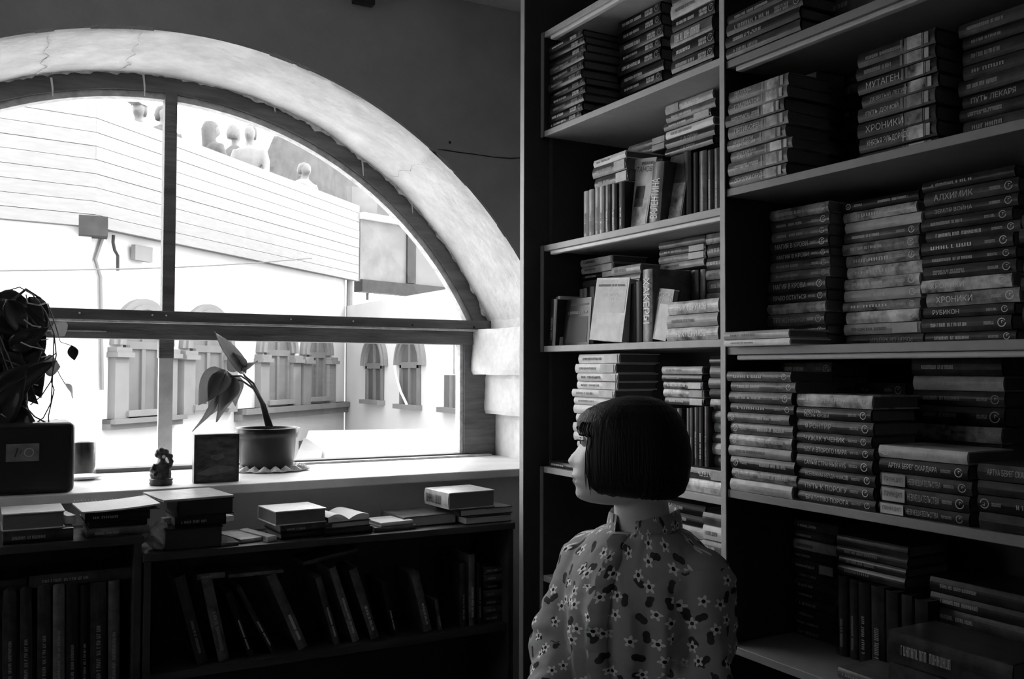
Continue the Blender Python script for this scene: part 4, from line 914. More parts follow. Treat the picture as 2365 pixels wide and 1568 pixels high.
# crumpled paper and a small box between the stacks
b = MB(); c = ony(368, 1215, 2.66); c.z = ZR + .034
b.ball((0, 0, 0), .034, 18); vs = []
for v in b.v:
    q = V(v); k = 1 + .5 * nz(q, 45) + .2 * nz(q, 120); vs.append((q.x * k * .8, q.y * k * .8, max(-.0335, q.z * k)))
b.v = vs; cp = b.build('crumpled_paper', M_sill); cp.location = c; tag(cp, 'crumpled white paper wedged between the two dark book stacks', 'paper')
b = MB(); p = ony(386, 1200, 2.70); b.obox(V((p.x - .004, 2.70, ZR + .0003)), V((.022, .004, 0)), V((-.004, .03, 0)), V((-.004, 0, .072)))
tag(b.build('carton', M_sill, None, bevel=.002), 'small white carton standing left of the big book stack', 'carton')
z = ZR
top_book(382, 515, 2.615, z, .056, .16, 'black', 'thick black rounded book at the bottom of the big stack', spine='back', ang=-1, pages=M_inkd)
top_book(404, 522, 2.63, z + .056, .028, .15, 'black', 'black book, second in the big stack below the figurine', title='~1', fl='m')
top_book(508, 545, 2.66, z + .0562, .016, .12, 'white', 'white pamphlet poking out of the big stack', ang=20)
top_book(410, 540, 2.63, z + .084, .044, .16, 'black', 'thick dark book under the pale cover of the big stack', spine='left', pages=M_inkd)
top_book(378, 545, 2.60, z + .128, .007, .20, 'lite', 'large pale book lying open-edged on top of the big stack', ang=7, fl='d')
top_book(512, 552, 2.61, z, .010, .12, 'mid', 'thin grey book at the front corner of the big stack')
top_book(556, 612, 2.63, z, .012, .16, 'lite', 'pale flat book between the big stack and the thin ones', ang=12)
top_book(618, 642, 2.615, z, .016, .17, 'lite', 'narrow pale book lying end-on beside the light-topped stack', ang=14)
top_book(650, 742, 2.63, z, .018, .15, 'black', 'black book at the bottom of the light-topped stack', ang=2)
top_book(648, 768, 2.63, z + .018, .022, .15, 'dark', 'dark book in the middle of the light-topped stack', ang=2, title='~1', fl='m')
top_book(636, 757, 2.63, z + .040, .040, .15, 'white', 'fat white-topped book on the light-topped stack', spine='back', ang=4, pages=M_pagedk)
top_book(748, 862, 2.625, z, .020, .14, 'black', 'black book at the bottom under the open magazine', ang=2)
top_book(752, 858, 2.63, z + .020, .018, .14, 'dark', 'dark book directly under the open magazine', ang=3, pages=M_paper, spine='back')
mg2 = empty('magazine', ony(758, 1200, 2.63)); mg2.location.z = z + .0385; mg2.rotation_euler = (0, 0, .12); tag(mg2, 'white magazine lying open with curling pages', 'magazine')
for side in (0, 1):
    b = MB(); n = 10; w_ = .065
    top = [(side * w_ + (w_ * i / n), 0, .004 + .012 * math.sin(PI * (i / n)) * (1 - .3 * side) + (.010 * (i / n) if side else .010 * (1 - i / n))) for i in range(n + 1)]
    b.add([V(p) + V((.0, .15 * k, 0)) for k in (0, 1) for p in top] + [V((p[0], .15 * k, 0)) for k in (0, 1) for p in top],
          [(i, i + 1, n + 2 + i, n + 1 + i) for i in range(n)] + [(i, i + 1, 2 * n + 3 + i, 2 * n + 2 + i) for i in range(n)] + [(n + 1 + i, n + 2 + i, 3 * n + 4 + i, 3 * n + 3 + i) for i in range(n)] + [(2 * n + 2 + i, 2 * n + 3 + i, 3 * n + 4 + i, 3 * n + 3 + i) for i in range(n)])
    b.build('pages', mat('white paper', .80), mg2)
top_book(866, 962, 2.625, z, .014, .11, 'mid', 'grey small book under the little white notebook', ang=2)
top_book(880, 958, 2.63, z + .014, .012, .11, 'white', 'little white notebook between magazine and spotted book', ang=6)
top_book(932, 1058, 2.66, z, .032, .16, 'mid', 'spotted grey hardback flat on the low bookcase', ang=3, spine='left')
top_book(1076, 1180, 2.62, z, .024, .16, 'dark', 'dark book at the bottom right of the low bookcase top', ang=0, spine='back')
top_book(1062, 1184, 2.63, z + .024, .022, .16, 'dark', 'dark book, second under the fat pale book at right', ang=1, spine='left')
top_book(1036, 1146, 2.64, z + .046, .052, .16, 'lite', 'fat pale book with worn lettered back on the right-hand pile', ang=3, spine='left', title='~1', fl='dw', pages=M_pagedk)

# ================================================================== ON THE WINDOW SILL
ZS_ = .9605
M_leaf = bpy.data.materials.new('leaf'); M_leaf.use_nodes = True; nt = M_leaf.node_tree; pb = nt.nodes['Principled BSDF']
pb.inputs['Base Color'].default_value = (.09, .09, .09, 1); pb.inputs['Roughness'].default_value = .35
tr = nt.nodes.new('ShaderNodeBsdfTranslucent'); tr.inputs[0].default_value = (.45, .45, .45, 1); mx = nt.nodes.new('ShaderNodeMixShader'); mx.inputs[0].default_value = .5
nt.links.new(pb.outputs[0], mx.inputs[1]); nt.links.new(tr.outputs[0], mx.inputs[2]); nt.links.new(mx.outputs[0], nt.nodes['Material Output'].inputs[0])
M_leafd = mat('dark leaf', .02, .3, .3, 20)
M_black = mat('black plastic', .012, .3)
M_stem = mat('stem', .07, .5)
def leaf(base, tip, width, nrm, name, parent, m, sag=.0, fold=.25, heart=True):
    base, tip = V(base), V(tip); ax = tip - base; L = ax.length; ax.normalize(); side = ax.cross(V(nrm)).normalized(); nn = side.cross(ax).normalized()
    b = MB(); nu, nv = 12, 6; vs = []
    for i in range(nu + 1):
        u = i / nu
        wv = width * (math.sin(PI * (u ** .62 if heart else u)) ** .9) * (1 - .25 * u)
        for j in range(nv + 1):
            v = j / nv * 2 - 1
            back = -.10 * L * abs(v) * (1 - u) ** 3 if heart else 0
            vs.append(base + ax * (u * L + back) + side * (wv * v) + nn * (fold * wv * abs(v) - sag * L * u * u + .06 * width * math.sin(9 * u + 2 * v)) )
    N = nv + 1
    b.add(vs, [(i * N + j, i * N + j + 1, (i + 1) * N + j + 1, (i + 1) * N + j) for i in range(nu) for j in range(nv)])
    o = b.build(name, m, parent, smooth=True)
    s = o.modifiers.new('s', 'SOLIDIFY'); s.thickness = .0006
    return o
# --- dark box at the left end of the sill
x1 = ony(172, 1080, 2.875).x
b = MB(); b.box(x1 - .36, x1, 2.872, 3.06, ZS_, ZS_ + .192); bx = b.build('storage_box', M_black, None, bevel=.016, seg=4); tag(bx, 'large black box with a small printed plate, on the sill at left', 'box')
pa, pc_ = ony(14, 1026, 2.8715), ony(90, 1064, 2.8715)
b = MB(); b.box(pa.x, pc_.x, 2.8705, 2.873, pc_.z, pa.z); pl = b.build('plate', mat('faded plate', .16, .6, .3, 30), bx)
b = MB(); c = ony(67, 1045, 2.870); b.tube([(c.x + .011 * math.cos(2 * PI * k / 20), 2.870, c.z + .011 * math.sin(2 * PI * k / 20)) for k in range(21)], .0012, 6); b.build('plate_ring', M_inkm, pl)
b = MB(); c = ony(38, 1045, 2.870); b.tube([(c.x - .004, 2.870, c.z - .012), (c.x + .003, 2.870, c.z + .012)], .0016, 6); b.tube([(c.x + .008, 2.870, c.z - .004), (c.x + .012, 2.870, c.z + .006)], .0012, 6); b.build('plate_mark', M_inkd, pl)
# --- big trailing plant standing on the box
tp = empty('trailing_plant', (x1 - .17, 2.97, ZS_ + .192)); tag(tp, 'tall dark trailing plant with large curled leaves on the black box', 'plant')
def rel(p, o): return V(p) - V(o.location)
def PT(px, py, y): return rel(ony(px, py, y), tp)
b = MB(); b.lathe([(.045, 0), (.062, .06), (.066, .075), (.060, .075), (.056, .066), (.0, .066)], (-.04, .0, 0), 24); b.build('pot', M_black, tp, smooth=True)
rl = random.Random(17)
for (bx_, by_, tx_, ty_, wd_, yy, sg) in [(-30, 960, 100, 800, .085, 2.95, .1), (0, 900, 130, 830, .06, 2.93, .2), (10, 760, 120, 860, .075, 2.97, .2), (-20, 720, 105, 770, .075, 2.95, .25), (0, 690, 85, 700, .05, 2.98, .3), (20, 700, 70, 790, .05, 2.92, .2), (-20, 980, 60, 870, .07, 2.92, .1), (0, 860, 90, 930, .07, 2.99, .1),
                                          (20, 940, 95, 1000, .045, 2.93, .1), (-40, 800, 60, 720, .08, 3.0, .2), (30, 800, 110, 760, .05, 2.96, .3), (60, 990, 20, 920, .05, 2.9, .1), (-10, 830, 78, 905, .08, 2.96, 0), (70, 690, 100, 740, .03, 2.94, .4)]:
    leaf(PT(bx_, by_, yy), PT(tx_, ty_, yy + rl.uniform(-.04, .04)), wd_ * .62, V((rl.uniform(-.5, .5), -1, rl.uniform(-.2, .6))), 'leaf', tp, M_leafd, sg, .35)
for pts in [[(10, 985), (20, 900), (0, 800), (20, 700), (60, 668), (95, 690)], [(45, 985), (60, 930), (55, 850), (30, 760)], [(-20, 960), (-10, 800), (10, 690)]]:
    b = MB(); b.tube([PT(px, py, 2.95 + .01 * i) for i, (px, py) in enumerate(pts)], [.006, .006, .005, .005, .004, .003][:len(pts)], 8); b.build('stem', M_stem, tp, smooth=True)
for pts in [[(15, 672), (45, 663), (75, 680), (105, 720), (125, 770), (130, 820), (118, 880), (95, 915), (70, 935)], [(125, 770), (122, 860), (118, 930), (100, 965), (72, 985)], [(0, 775), (30, 850), (45, 900), (42, 980)], [(62, 850), (50, 900), (40, 960), (38, 990)], [(110, 700), (128, 750), (135, 775)],
            [(118, 880), (125, 900), (112, 960), (113, 985)], [(10, 830), (60, 850), (110, 830), (130, 815)], [(0, 800), (20, 860), (50, 915), (45, 940)]]:
    b = MB(); b.tube([PT(px, py, 2.93) for px, py in pts], .0016, 6); b.build('aerial_root', M_stem, tp, smooth=True)
for pts, w_ in [([(55, 738), (75, 752), (95, 755)], .007), ([(48, 790), (70, 800), (105, 808)], .007), ([(95, 785), (112, 783)], .006), ([(60, 925), (65, 945), (80, 962), (110, 978)], .007), ([(95, 825), (108, 822)], .008), ([(2, 955), (18, 967)], .008), ([(78, 888), (88, 890)], .007), ([(60, 680), (64, 700), (90, 705), (105, 700)], .006)]:
    b = MB(); b.tube([PT(px, py, 2.91) for px, py in pts], w_ * .5, 8, flat=.5); b.build('leaf_highlight', mat('painted leaf highlight', .38, .5, .2, 40), tp, smooth=True)  # pale strips painting bright highlights along the leaf rims
for k_ in range(16):
    px_, py_ = rl.uniform(-25, 85), rl.uniform(690, 985); leaf(PT(px_ - 20, py_ - 20, 3.0), PT(px_ + rl.uniform(5, 35), py_ + rl.uniform(-10, 75), 2.98), .05, V((rl.uniform(-.4, .4), -1, rl.uniform(-.3, .5))), 'leaf', tp, M_leafd, .15, .3)
leaf(PT(165, 797, 3.12), PT(172, 832, 3.12), .018, V((.2, -1, 0)), 'round_leaf', tp, M_leafd, 0, .1, False)
leaf(PT(148, 885, 3.12), PT(178, 910, 3.12), .020, V((.2, -.4, 1)), 'round_leaf', tp, M_leaf, .4, .3, False)
leaf(PT(125, 745, 3.0), PT(150, 775, 3.0), .030, V((.3, -1, 0)), 'round_leaf', tp, M_leaf, .1, .1, False)
leaf(PT(95, 845, 2.97), PT(140, 845, 2.97), .036, V((.1, -1, .3)), 'round_leaf', tp, M_leaf, .2, .2, False)
leaf(PT(110, 975, 3.05), PT(150, 990, 3.05), .03, V((.1, -.5, 1)), 'round_leaf', tp, M_leaf, .1, .2, False)
for pts in [[(132, 770), (140, 790), (165, 798)], [(130, 850), (140, 870), (150, 886)]]:
    b = MB(); b.tube([PT(px, py, 3.08) for px, py in pts], .0012, 6); b.build('tendril', M_stem, tp)
# --- glass jar behind the box
mgj = mg
jr = empty('glass_jar', ony(192, 1090, 3.20)); jr.location.z = ZS_ + .012; tag(jr, 'glass jar with dark contents half hidden behind the black box', 'jar')
b = MB(); b.lathe([(.034, 0), (.037, .006), (.037, .10), (.033, .112), (.035, .13), (.0335, .13), (.031, .112), (.035, .10), (.035, .008), (.0, .006)], (0, 0, 0), 24); b.build('glass', mg, jr, smooth=True)
b = MB(); b.lathe([(.03, .008), (.0345, .03), (.034, .10), (.01, .104)], (0, 0, 0), 16); b.build('soil', M_black, jr, smooth=True)
b = MB(); b.lathe([(.03, 0), (.052, .006), (.056, .011), (.05, .009), (.0, .003)], (0, 0, 0), 28); so = b.build('saucer', M_sill, None, smooth=True); so.location = (jr.location.x, jr.location.y, ZS_); tag(so, 'white saucer under the glass jar on the sill', 'saucer')
# --- figurine
fg = empty('figurine', ony(372, 1112, 2.94)); fg.location.z = ZS_; fg.rotation_euler = (0, 0, -.45); tag(fg, 'small dark figurine of a robed seated figure on the sill', 'figurine')
M_fig = mat('dark bronze', .035, .4, .5, 60, .3)
b = MB(); b.lathe([(.030, 0), (.033, .004), (.031, .012), (.034, .016), (.030, .020)], (0, 0, 0), 20); b.build('base', M_fig, fg, smooth=True)
b = MB()
b.loft([[V((fo + a * math.cos(2 * PI * j / 16), .9 * a2 * math.sin(2 * PI * j / 16), z_)) for j in range(16)] for z_, a, a2, fo in [(.016, .028, .026, 0), (.032, .031, .028, -.002), (.048, .026, .024, .001), (.062, .020, .02, .003), (.071, .010, .010, .004), (.076, .008, .008, .003)]])
b.ball((.002, 0, .085), .0125, 12); b.ball((-.010, 0, .088), .010, 10); b.ball((.012, .0, .096), .010, 10); b.ball((0, 0, .099), .011, 10); b.ball((-.008, .0, .096), .009, 10)
b.tube([(.016, 0, .060), (.026, 0, .055), (.030, -.002, .068), (.024, -.002, .080)], [.008, .008, .007, .006], 8); b.ball((.025, 0, .083), .009, 10)
b.tube([(-.012, -.012, .060), (-.02, -.02, .042), (-.006, -.03, .034)], [.008, .008, .007], 8)
fb = b.build('figure', M_fig, fg); m = fb.modifiers.new('r', 'REMESH'); m.mode = 'VOXEL'; m.voxel_size = .0018; smooth_all(solidify_mesh(fb))
b = MB(); b.ball((.010, -.009, .083), .0055, 8); b.build('face', mat('ivory face', .6, .5), fg, smooth=True)
# --- small picture block
pa, pc_ = ony(449, 1004, 2.925), ony(552, 1104, 2.925)
b = MB(); b.box(pa.x, pc_.x, 2.925, 2.955, ZS_, pa.z); pk = b.build('picture_block', M_bk['dark'], None, bevel=.002); tag(pk, 'small square picture block leaning on nothing, in front of the plant pot', 'picture')
pk['label'] = 'small dark square picture block standing in front of the plant pot'
b = MB(); b.box(pa.x + .008, pc_.x - .008, 2.9243, 2.926, ZS_ + .008, pa.z - .008); b.build('picture', mat('murky picture print', .015, .5, .5, 26, c2=.10, stretch=(1, 1, 2)), pk)
b = MB(); b.add([V((lerp(pa.x, pc_.x, u), 2.9238, lerp(ZS_, pa.z, v))) for u, v in [(.07, .2), (.3, .3), (.5, .36), (.85, .32), (.9, .24), (.55, .18), (.3, .14)]], [(0, 1, 2, 3, 4, 5, 6)]); b.add([V((lerp(pa.x, pc_.x, u), 2.9237, lerp(ZS_, pa.z, v))) for u, v in [(.35, .56), (.62, .6), (.68, .52), (.5, .45), (.4, .48)]], [(0, 1, 2, 3, 4)]); b.build('printed_shape', mat('grey print', .12, .5, .3, 40), pk)
# --- potted plant on a doily
pc = ony(616, 1060, 3.205); PX = pc.x
dl = empty('lace_doily', (PX + .012, 3.195, ZS_)); tag(dl, 'white crocheted lace doily under the plant pot', 'doily')
b = MB(); n = 96; rows_ = [(.0, .004), (.05, .005), (.085, .006), (.10, .014), (.115, .009), (.128, .004)]
b.loft([[V(((r + (.006 * math.cos(12 * 2 * PI * j / n) if r > .12 else 0)) * math.cos(2 * PI * j / n), .86 * (r + (.006 * math.cos(12 * 2 * PI * j / n) if r > .12 else 0)) * math.sin(2 * PI * j / n), zz + (.006 * math.sin(18 * 2 * PI * j / n) * (r > .09) if r < .125 else .001 * math.sin(18 * 2 * PI * j / n)))) for j in range(n)] for r, zz in [(max(r, .001), z_) for r, z_ in rows_]], cap=False)
dc = b.build('lace', mat('white lace', .78, .8, .25, 150, .6, 200), dl, smooth=True); s = dc.modifiers.new('s', 'SOLIDIFY'); s.thickness = .0015; s.offset = 1
pt = empty('potted_plant', (PX, 3.205, ZS_ + .008)); tag(pt, 'potted plant with drooping broad leaves in a dark plastic pot', 'plant')
b = MB(); b.lathe([(.0, .002), (.080, .002), (.084, .0), (.087, .01), (.098, .102), (.104, .103), (.108, .134), (.105, .135), (.101, .132), (.094, .10), (.083, .012)], (0, 0, 0), 40, cap=False); b.build('pot', mat('dark plastic pot', .012, .28, .2, 8), pt, smooth=True)
b = MB(); b.lathe([(.094, .106), (.05, .112), (.01, .114)], (0, 0, 0), 24); b.build('soil', M_black, pt, smooth=True)
def PQ(px, py, y=3.19): return ony(px, py, y) - V(pt.location)
for pts in [[(628, 985), (612, 935), (590, 900), (572, 878), (556, 868), (528, 869)], [(616, 985), (602, 930), (586, 898), (560, 880), (530, 872)], [(622, 985), (606, 925), (585, 885), (565, 868), (558, 852)]]:
    b = MB(); b.tube([PQ(*p, 3.20 - .012 * i) for i, p in enumerate(pts)], [.0045, .004, .0036, .0032, .003, .0026][:len(pts)], 8); b.build('stem', M_stem, pt, smooth=True)
for bs, tp_, wd_, nr, sg, y_ in [((516, 862), (455, 930), .030, (-.3, -1, .4), .25, 3.13), ((500, 915), (452, 1000), .013, (.9, -.6, .1), .1, 3.12), ((522, 866), (488, 960), .034, (.2, -1, .1), .12, 3.15), ((524, 868), (508, 975), .026, (.7, -1, 0), .1, 3.14), ((530, 872), (552, 935), .024, (.4, -1, .4), .2, 3.16),
                                 ((560, 856), (488, 770), .022, (.5, -1, .5), -.1, 3.14), ((556, 850), (528, 812), .022, (-.5, -1, -.3), .1, 3.15), ((560, 855), (598, 840), .012, (0, -.5, 1), -.2, 3.13)]:
    leaf(PQ(*bs, y_), PQ(*tp_, y_ - .01), wd_ * 1.7, nr, 'leaf', pt, M_leaf, sg, .35)

# ================================================================== THE WOMAN AND HER STOOL
HS = 1.90 / FPX                                              # metres per pixel at her distance
HC = atd(1450, 1030, 1.90)                                   # centre of the head
a_ = math.radians(10); HF = (-R0 * math.cos(a_) + F0 * math.sin(a_)).normalized(); HSd = HF.cross(UP).normalized()   # facing left, a little away
TC = atd(1479, 1300, 1.93); TC.z = 0
a_ = math.radians(40); TF = (-F0 * math.cos(a_) - R0 * math.sin(a_)).normalized(); TR = TF.cross(UP).normalized()
ZT = HC.z - 1.148 - .024                                            # shift of the whole torso to the head's real height
def TP(f, r, z): return TC + TF * f + TR * r + V((0, 0, z + ZT))
def HP(f, r, z): return HC + HF * f + HSd * r + V((0, 0, z))
M_sk = mat('woman skin', .72, .45, .05, 40, .05, 200)
M_lips = mat('lips', .20, .4)
M_hair = mat('dark bobbed hair', .008, .5, .5, 30, .4, 220, stretch=(1, 1, .05), spec=.2)
# face profile: z, face front, nose, half width, back of the skull
FACE = [(-.115, .060, 0, .026, .020), (-.111, .086, 0, .034, -.010), (-.104, .101, 0, .040, -.030), (-.096, .105, 0, .046, -.050), (-.082, .1025, 0, .052, -.062), (-.0745, .1095, 0, .055, -.066), (-.0705, .1125, 0, .056, -.068), (-.0655, .1055, 0, .057, -.070), (-.0605, .1130, 0, .058, -.072), (-.053, .1090, .001, .060, -.075),
        (-.0445, .1045, .004, .062, -.079), (-.039, .103, .0135, .064, -.082), (-.032, .102, .0205, .0655, -.085), (-.022, .0995, .0165, .0672, -.088), (-.009, .0955, .0095, .069, -.090), (.004, .0915, .003, .070, -.092), (.014, .0925, .000, .071, -.093), (.026, .0945, 0, .072, -.093), (.045, .0925, 0, .072, -.091), (.062, .083, 0, .066, -.083), (.076, .062, 0, .052, -.066), (.084, .036, 0, .032, -.042), (.087, .006, 0, .010, -.012)]
def head_ring(z, n=56):
    ff, ns, w_, bk_ = interp(FACE, z); out = []; cx = .012
    for j in range(n):
        t = 2 * PI * j / n; c, s = math.cos(t), math.sin(t)
        ex_ = 2.3 if c > 0 else 2.0
        cc_ = math.copysign(abs(c) ** (2 / ex_), c); ss_ = math.copysign(abs(s) ** (2 / ex_), s)
        x = cx + (ff - cx if c > 0 else cx - bk_) * cc_; y = w_ * ss_
        if c > 0:
            wn = .009 + .009 * max(0, min(1, (-.005 - z) / .025))
            x += ns * math.exp(-(y / wn) ** 2)
            for sy in (-1, 1): x -= .006 * math.exp(-((y - sy * .031) / .013) ** 2 - ((z - .010) / .011) ** 2)      # eye sockets
            for sy in (-1, 1): x += .003 * math.exp(-((y - sy * .040) / .018) ** 2 - ((z + .028) / .020) ** 2)      # cheeks
            if abs(y) > .022: x -= .006 * (abs(y) - .022) / .05 * math.exp(-((z + .068) / .02) ** 2)
        out.append(HP(x, y, z))
    return out
b = MB()
b.loft([head_ring(lerp(-.115, .087, i / 70)) for i in range(71)])
for s in (-1, 1):                                            # ears, under the hair
    b.ball(HP(-.005, s * .072, -.012), .026, 12, sq=(.6, .6, 1.1))
NB = TP(-.012, 0, 1.005)                                     # base of the neck
def ell(c, u, v, a, e, n=24): return [c + u * (a * math.cos(2 * PI * j / n)) + v * (e * math.sin(2 * PI * j / n)) for j in range(n)]
n0, n1 = HP(-.028, 0, -.045), NB
b.loft([ell(lerp(n0, n1, k / 8) + HF * .004 * math.sin(PI * k / 8), lerp(HF, TF, k / 8).normalized(), lerp(HSd, TR, k / 8).normalized(), lerp(.054, .058, (k / 8) ** 2), lerp(.050, .060, (k / 8) ** 2)) for k in range(9)])
TORSO = [(.40, .17, .13, 0), (.48, .175, .135, 0), (.58, .150, .110, .0), (.68, .135, .100, .005), (.78, .150, .118, .012), (.85, .152, .118, .010), (.91, .150, .104, .0), (.945, .142, .090, -.008), (.972, .112, .076, -.012), (.993, .080, .064, -.014), (1.012, .055, .052, -.012)]
def torso_rings(grow=0.0, zs=None):
    out = []
    for z, a, e, fo in TORSO:
        out.append([TP(fo + (e + grow) * math.cos(2 * PI * j / 32), (a + grow) * math.sin(2 * PI * j / 32), z + (grow * .6 if z > .96 else 0)) for j in range(32)])
    return out
b.loft(torso_rings())
el_r = atd(1284, 1500, 1.97); wr_r = TP(.30, .03, .50)       # her right arm, on the left of the picture
el_l = atd(1632, 1560, 1.80); wr_l = TP(.30, -.04, .49)
sh_r, sh_l = TP(-.012, .126, .932), TP(-.012, -.132, .926)
def arm(b, sh, el, wr, g=0.0):
    k = lambda p, q, t: lerp(p, q, t)
    b.tube([sh, k(sh, el, .35), k(sh, el, .75), el, k(el, wr, .3), k(el, wr, .7), wr], [.050 + g, .046 + g, .040 + g, .038 + g, .037 + g, .030 + g, .025 + g * .6], 14)
arm(b, sh_r, el_r, wr_r); arm(b, sh_l, el_l, wr_l)
def hand(b, wr, fwd, palm_n, side):
    fwd = fwd.normalized(); pn = (palm_n - fwd * palm_n.dot(fwd)).normalized(); sd_ = fwd.cross(pn) * side
    pc_ = wr + fwd * .045
    b.loft([[wr + fwd * f + sd_ * (w_ * math.cos(2 * PI * j / 14)) + pn * (t_ * math.sin(2 * PI * j / 14)) for j in range(14)] for f, w_, t_ in [(-.01, .022, .018), (.02, .032, .016), (.055, .041, .014), (.085, .040, .012), (.092, .036, .008)]])
    for i, ln in enumerate([.068, .078, .073, .058]):
        r0 = wr + fwd * .083 + sd_ * (-.030 + .020 * i)
        p1 = r0 + fwd * ln * .42 - pn * .006; p2 = p1 + fwd * ln * .30 - pn * .016; p3 = p2 + fwd * ln * .2 - pn * .022
        b.tube([r0 - fwd * .015, p1, p2, p3], [.0095, .0088, .008, .0065], 8)
    t0 = wr + fwd * .030 - sd_ * .030; t1 = t0 + fwd * .030 - sd_ * .022 - pn * .008; t2 = t1 + fwd * .030 - sd_ * .004 - pn * .010
    b.tube([t0, t1, t2], [.013, .011, .0085], 8)
hand(b, wr_r, TF * .25 - TR * 1.0 + V((0, 0, -.12)), V((0, 0, 1)), 1)
hand(b, wr_l, TF * .25 + TR * 1.0 + V((0, 0, -.10)), V((0, 0, 1)), -1)
for s in (-1, 1):
    hip, kn, an = TP(.03, s * .09, .46), TP(.44, s * .10, .485), TP(.40, s * .10, .09 - ZT)
    b.tube([hip, lerp(hip, kn, .5), kn, lerp(kn, an, .3), lerp(kn, an, .7), an], [.085, .075, .058, .056, .042, .034], 14)
    b.tube([an + TF * -.05 + V((0, 0, -.045)), an + TF * .04 + V((0, 0, -.05)), an + TF * .14 + V((0, 0, -.062)), an + TF * .18 + V((0, 0, -.066))], [.032, .038, .030, .018], 12)
body = b.build('person', [M_sk, M_lips]); m = body.modifiers.new('r', 'REMESH'); m.mode = 'VOXEL'; m.voxel_size = .0042
sm = body.modifiers.new('s', 'SMOOTH'); sm.factor = .5; sm.iterations = 2
me = solidify_mesh(body); smooth_all(me); me.materials.clear(); me.materials.append(M_sk); me.materials.append(M_lips)
for p in me.polygons:
    q = p.center - HC; f, r, z = q.dot(HF), q.dot(HSd), q.z
    if f > .088 and -.0765 < z < -.0575 and abs(r) < .024 * (1 - abs(z + .067) / .022) + .004: p.material_index = 1
tag(body, 'woman with a dark bob in a flowered blouse, seated in profile before the bookcase', 'person')
def wchild(o): o.parent = body; return o
for s in (-1, 1):
    b = MB(); b.ball(HP(.0795, s * .031, .010), .0118, 14); wchild(b.build('eye', mat('eye white', .6, .2), None, smooth=True))
    b = MB(); b.ball(HP(.0885, s * .031, .0085), .0048, 10, sq=(1, 1, 1)); wchild(b.build('iris', M_inkd, None, smooth=True))
    b = MB()
    for k in range(9):
        r = s * (.031 + (k - 4) * .0030); f0 = .0905 - .0011 * (k - 4) ** 2 * .35
        b.tube([HP(f0, r, .0125), HP(f0 + .005, r, .0115), HP(f0 + .0095, r, .0135)], [.0008, .0006, .0003], 4)
    b.tube([HP(.0905 - .0011 * (k - 4) ** 2 * .35, s * (.031 + (k - 4) * .003), .0128) for k in range(9)], .0012, 5)
    wchild(b.build('eyelashes', M_inkd, None))
    b = MB(); b.tube([HP(.094 - .0013 * k * k * .6, s * (.016 + .0065 * k), .0275 + .0012 * k) for k in range(6)], [.002, .003, .003, .0028, .002, .001], 6); wchild(b.build('eyebrow', M_hair, None))
# hair: a heavy bob with a fringe
HAIR = [(-.088, -.080, .066), (-.084, -.098, .078), (-.075, -.113, .088), (-.058, -.121, .0935), (-.035, -.1245, .0965), (-.010, -.125, .097), (.015, -.122, .0955), (.036, -.1155, .0925), (.052, -.1095, .0885), (.068, -.099, .081), (.082, -.085, .068), (.092, -.068, .052), (.0985, -.045, .032), (.1005, -.020, .008)]
HFRT = [(-.088, .055), (-.075, .070), (-.05, .0745), (0, .0755), (.020, .0775), (.0225, .088), (.0265, .0985), (.038, .1015), (.048, .1015), (.060, .096), (.072, .083), (.084, .060), (.094, .032), (.0995, .008), (.1005, .002)]
def hair_ring(z, n=144):
    bk_, w_ = interp(HAIR, z); clip = interp(HFRT, z)[0]; full = max(clip, .1015) if z < .052 else clip; out = []; cx = -.012
    for j in range(n):
        t = 2 * PI * j / n; c, s = math.cos(t), math.sin(t); ex_ = 2.15
        cc_ = math.copysign(abs(c) ** (2 / ex_), c); ss_ = math.copysign(abs(s) ** (2 / ex_), s)
        cx = -.012 if z < .07 else -.012 - .02 * (z - .07) / .03
        x = cx + (full - cx if c > 0 else cx - bk_) * cc_; y = w_ * ss_
        x = min(x, clip - .004 * (abs(y) / .08) ** 2) if z < .052 else x
        k = 1 + .010 * nz((10 * c, 10 * s, z * 2)) + .006 * nz((34 * c, 34 * s, z * 3))
        zz = z
        if z < -.05: zz = z - .016 * max(0, min(1, (.07 - x) / .19)) * (-.05 - z) / .038 + .003 * nz((25 * c, 25 * s, 1))
        out.append(HP(x * k, y * k, zz))
    return out
b = MB(); b.loft([hair_ring(z) for z in [lerp(-.088, .1005, i / 80) for i in range(81)]])
rh = random.Random(5)
for i in range(70):                                          # loose strands along the fringe and the side edge
    if i < 34:
        r = rh.uniform(-.075, .075); f0 = .1005 * math.sqrt(max(.05, 1 - (r / .105) ** 2))
        b.tube([HP(f0 - .004, r, .050), HP(f0 + .0015, r, .036), HP(f0 - .004, r + rh.uniform(-.003, .003), .022), HP(f0 - .012, r + rh.uniform(-.003, .003), rh.uniform(.019, .027))], [.0012, .0012, .001, .0003], 4)
    else:
        s = rh.choice((-1, 1)); f0 = .068 + rh.uniform(-.004, .004); r = s * rh.uniform(.055, .075); z1 = rh.uniform(-.078, -.05)
        b.tube([HP(f0, r, .03), HP(f0 + .006, r * 1.03, -.01), HP(f0 + .007, r * 1.02, -.05), HP(f0 + rh.uniform(-.002, .006), r, z1 - .012)], [.001, .0011, .001, .0003], 4)
wchild(b.build('hair', M_hair, None, smooth=True))
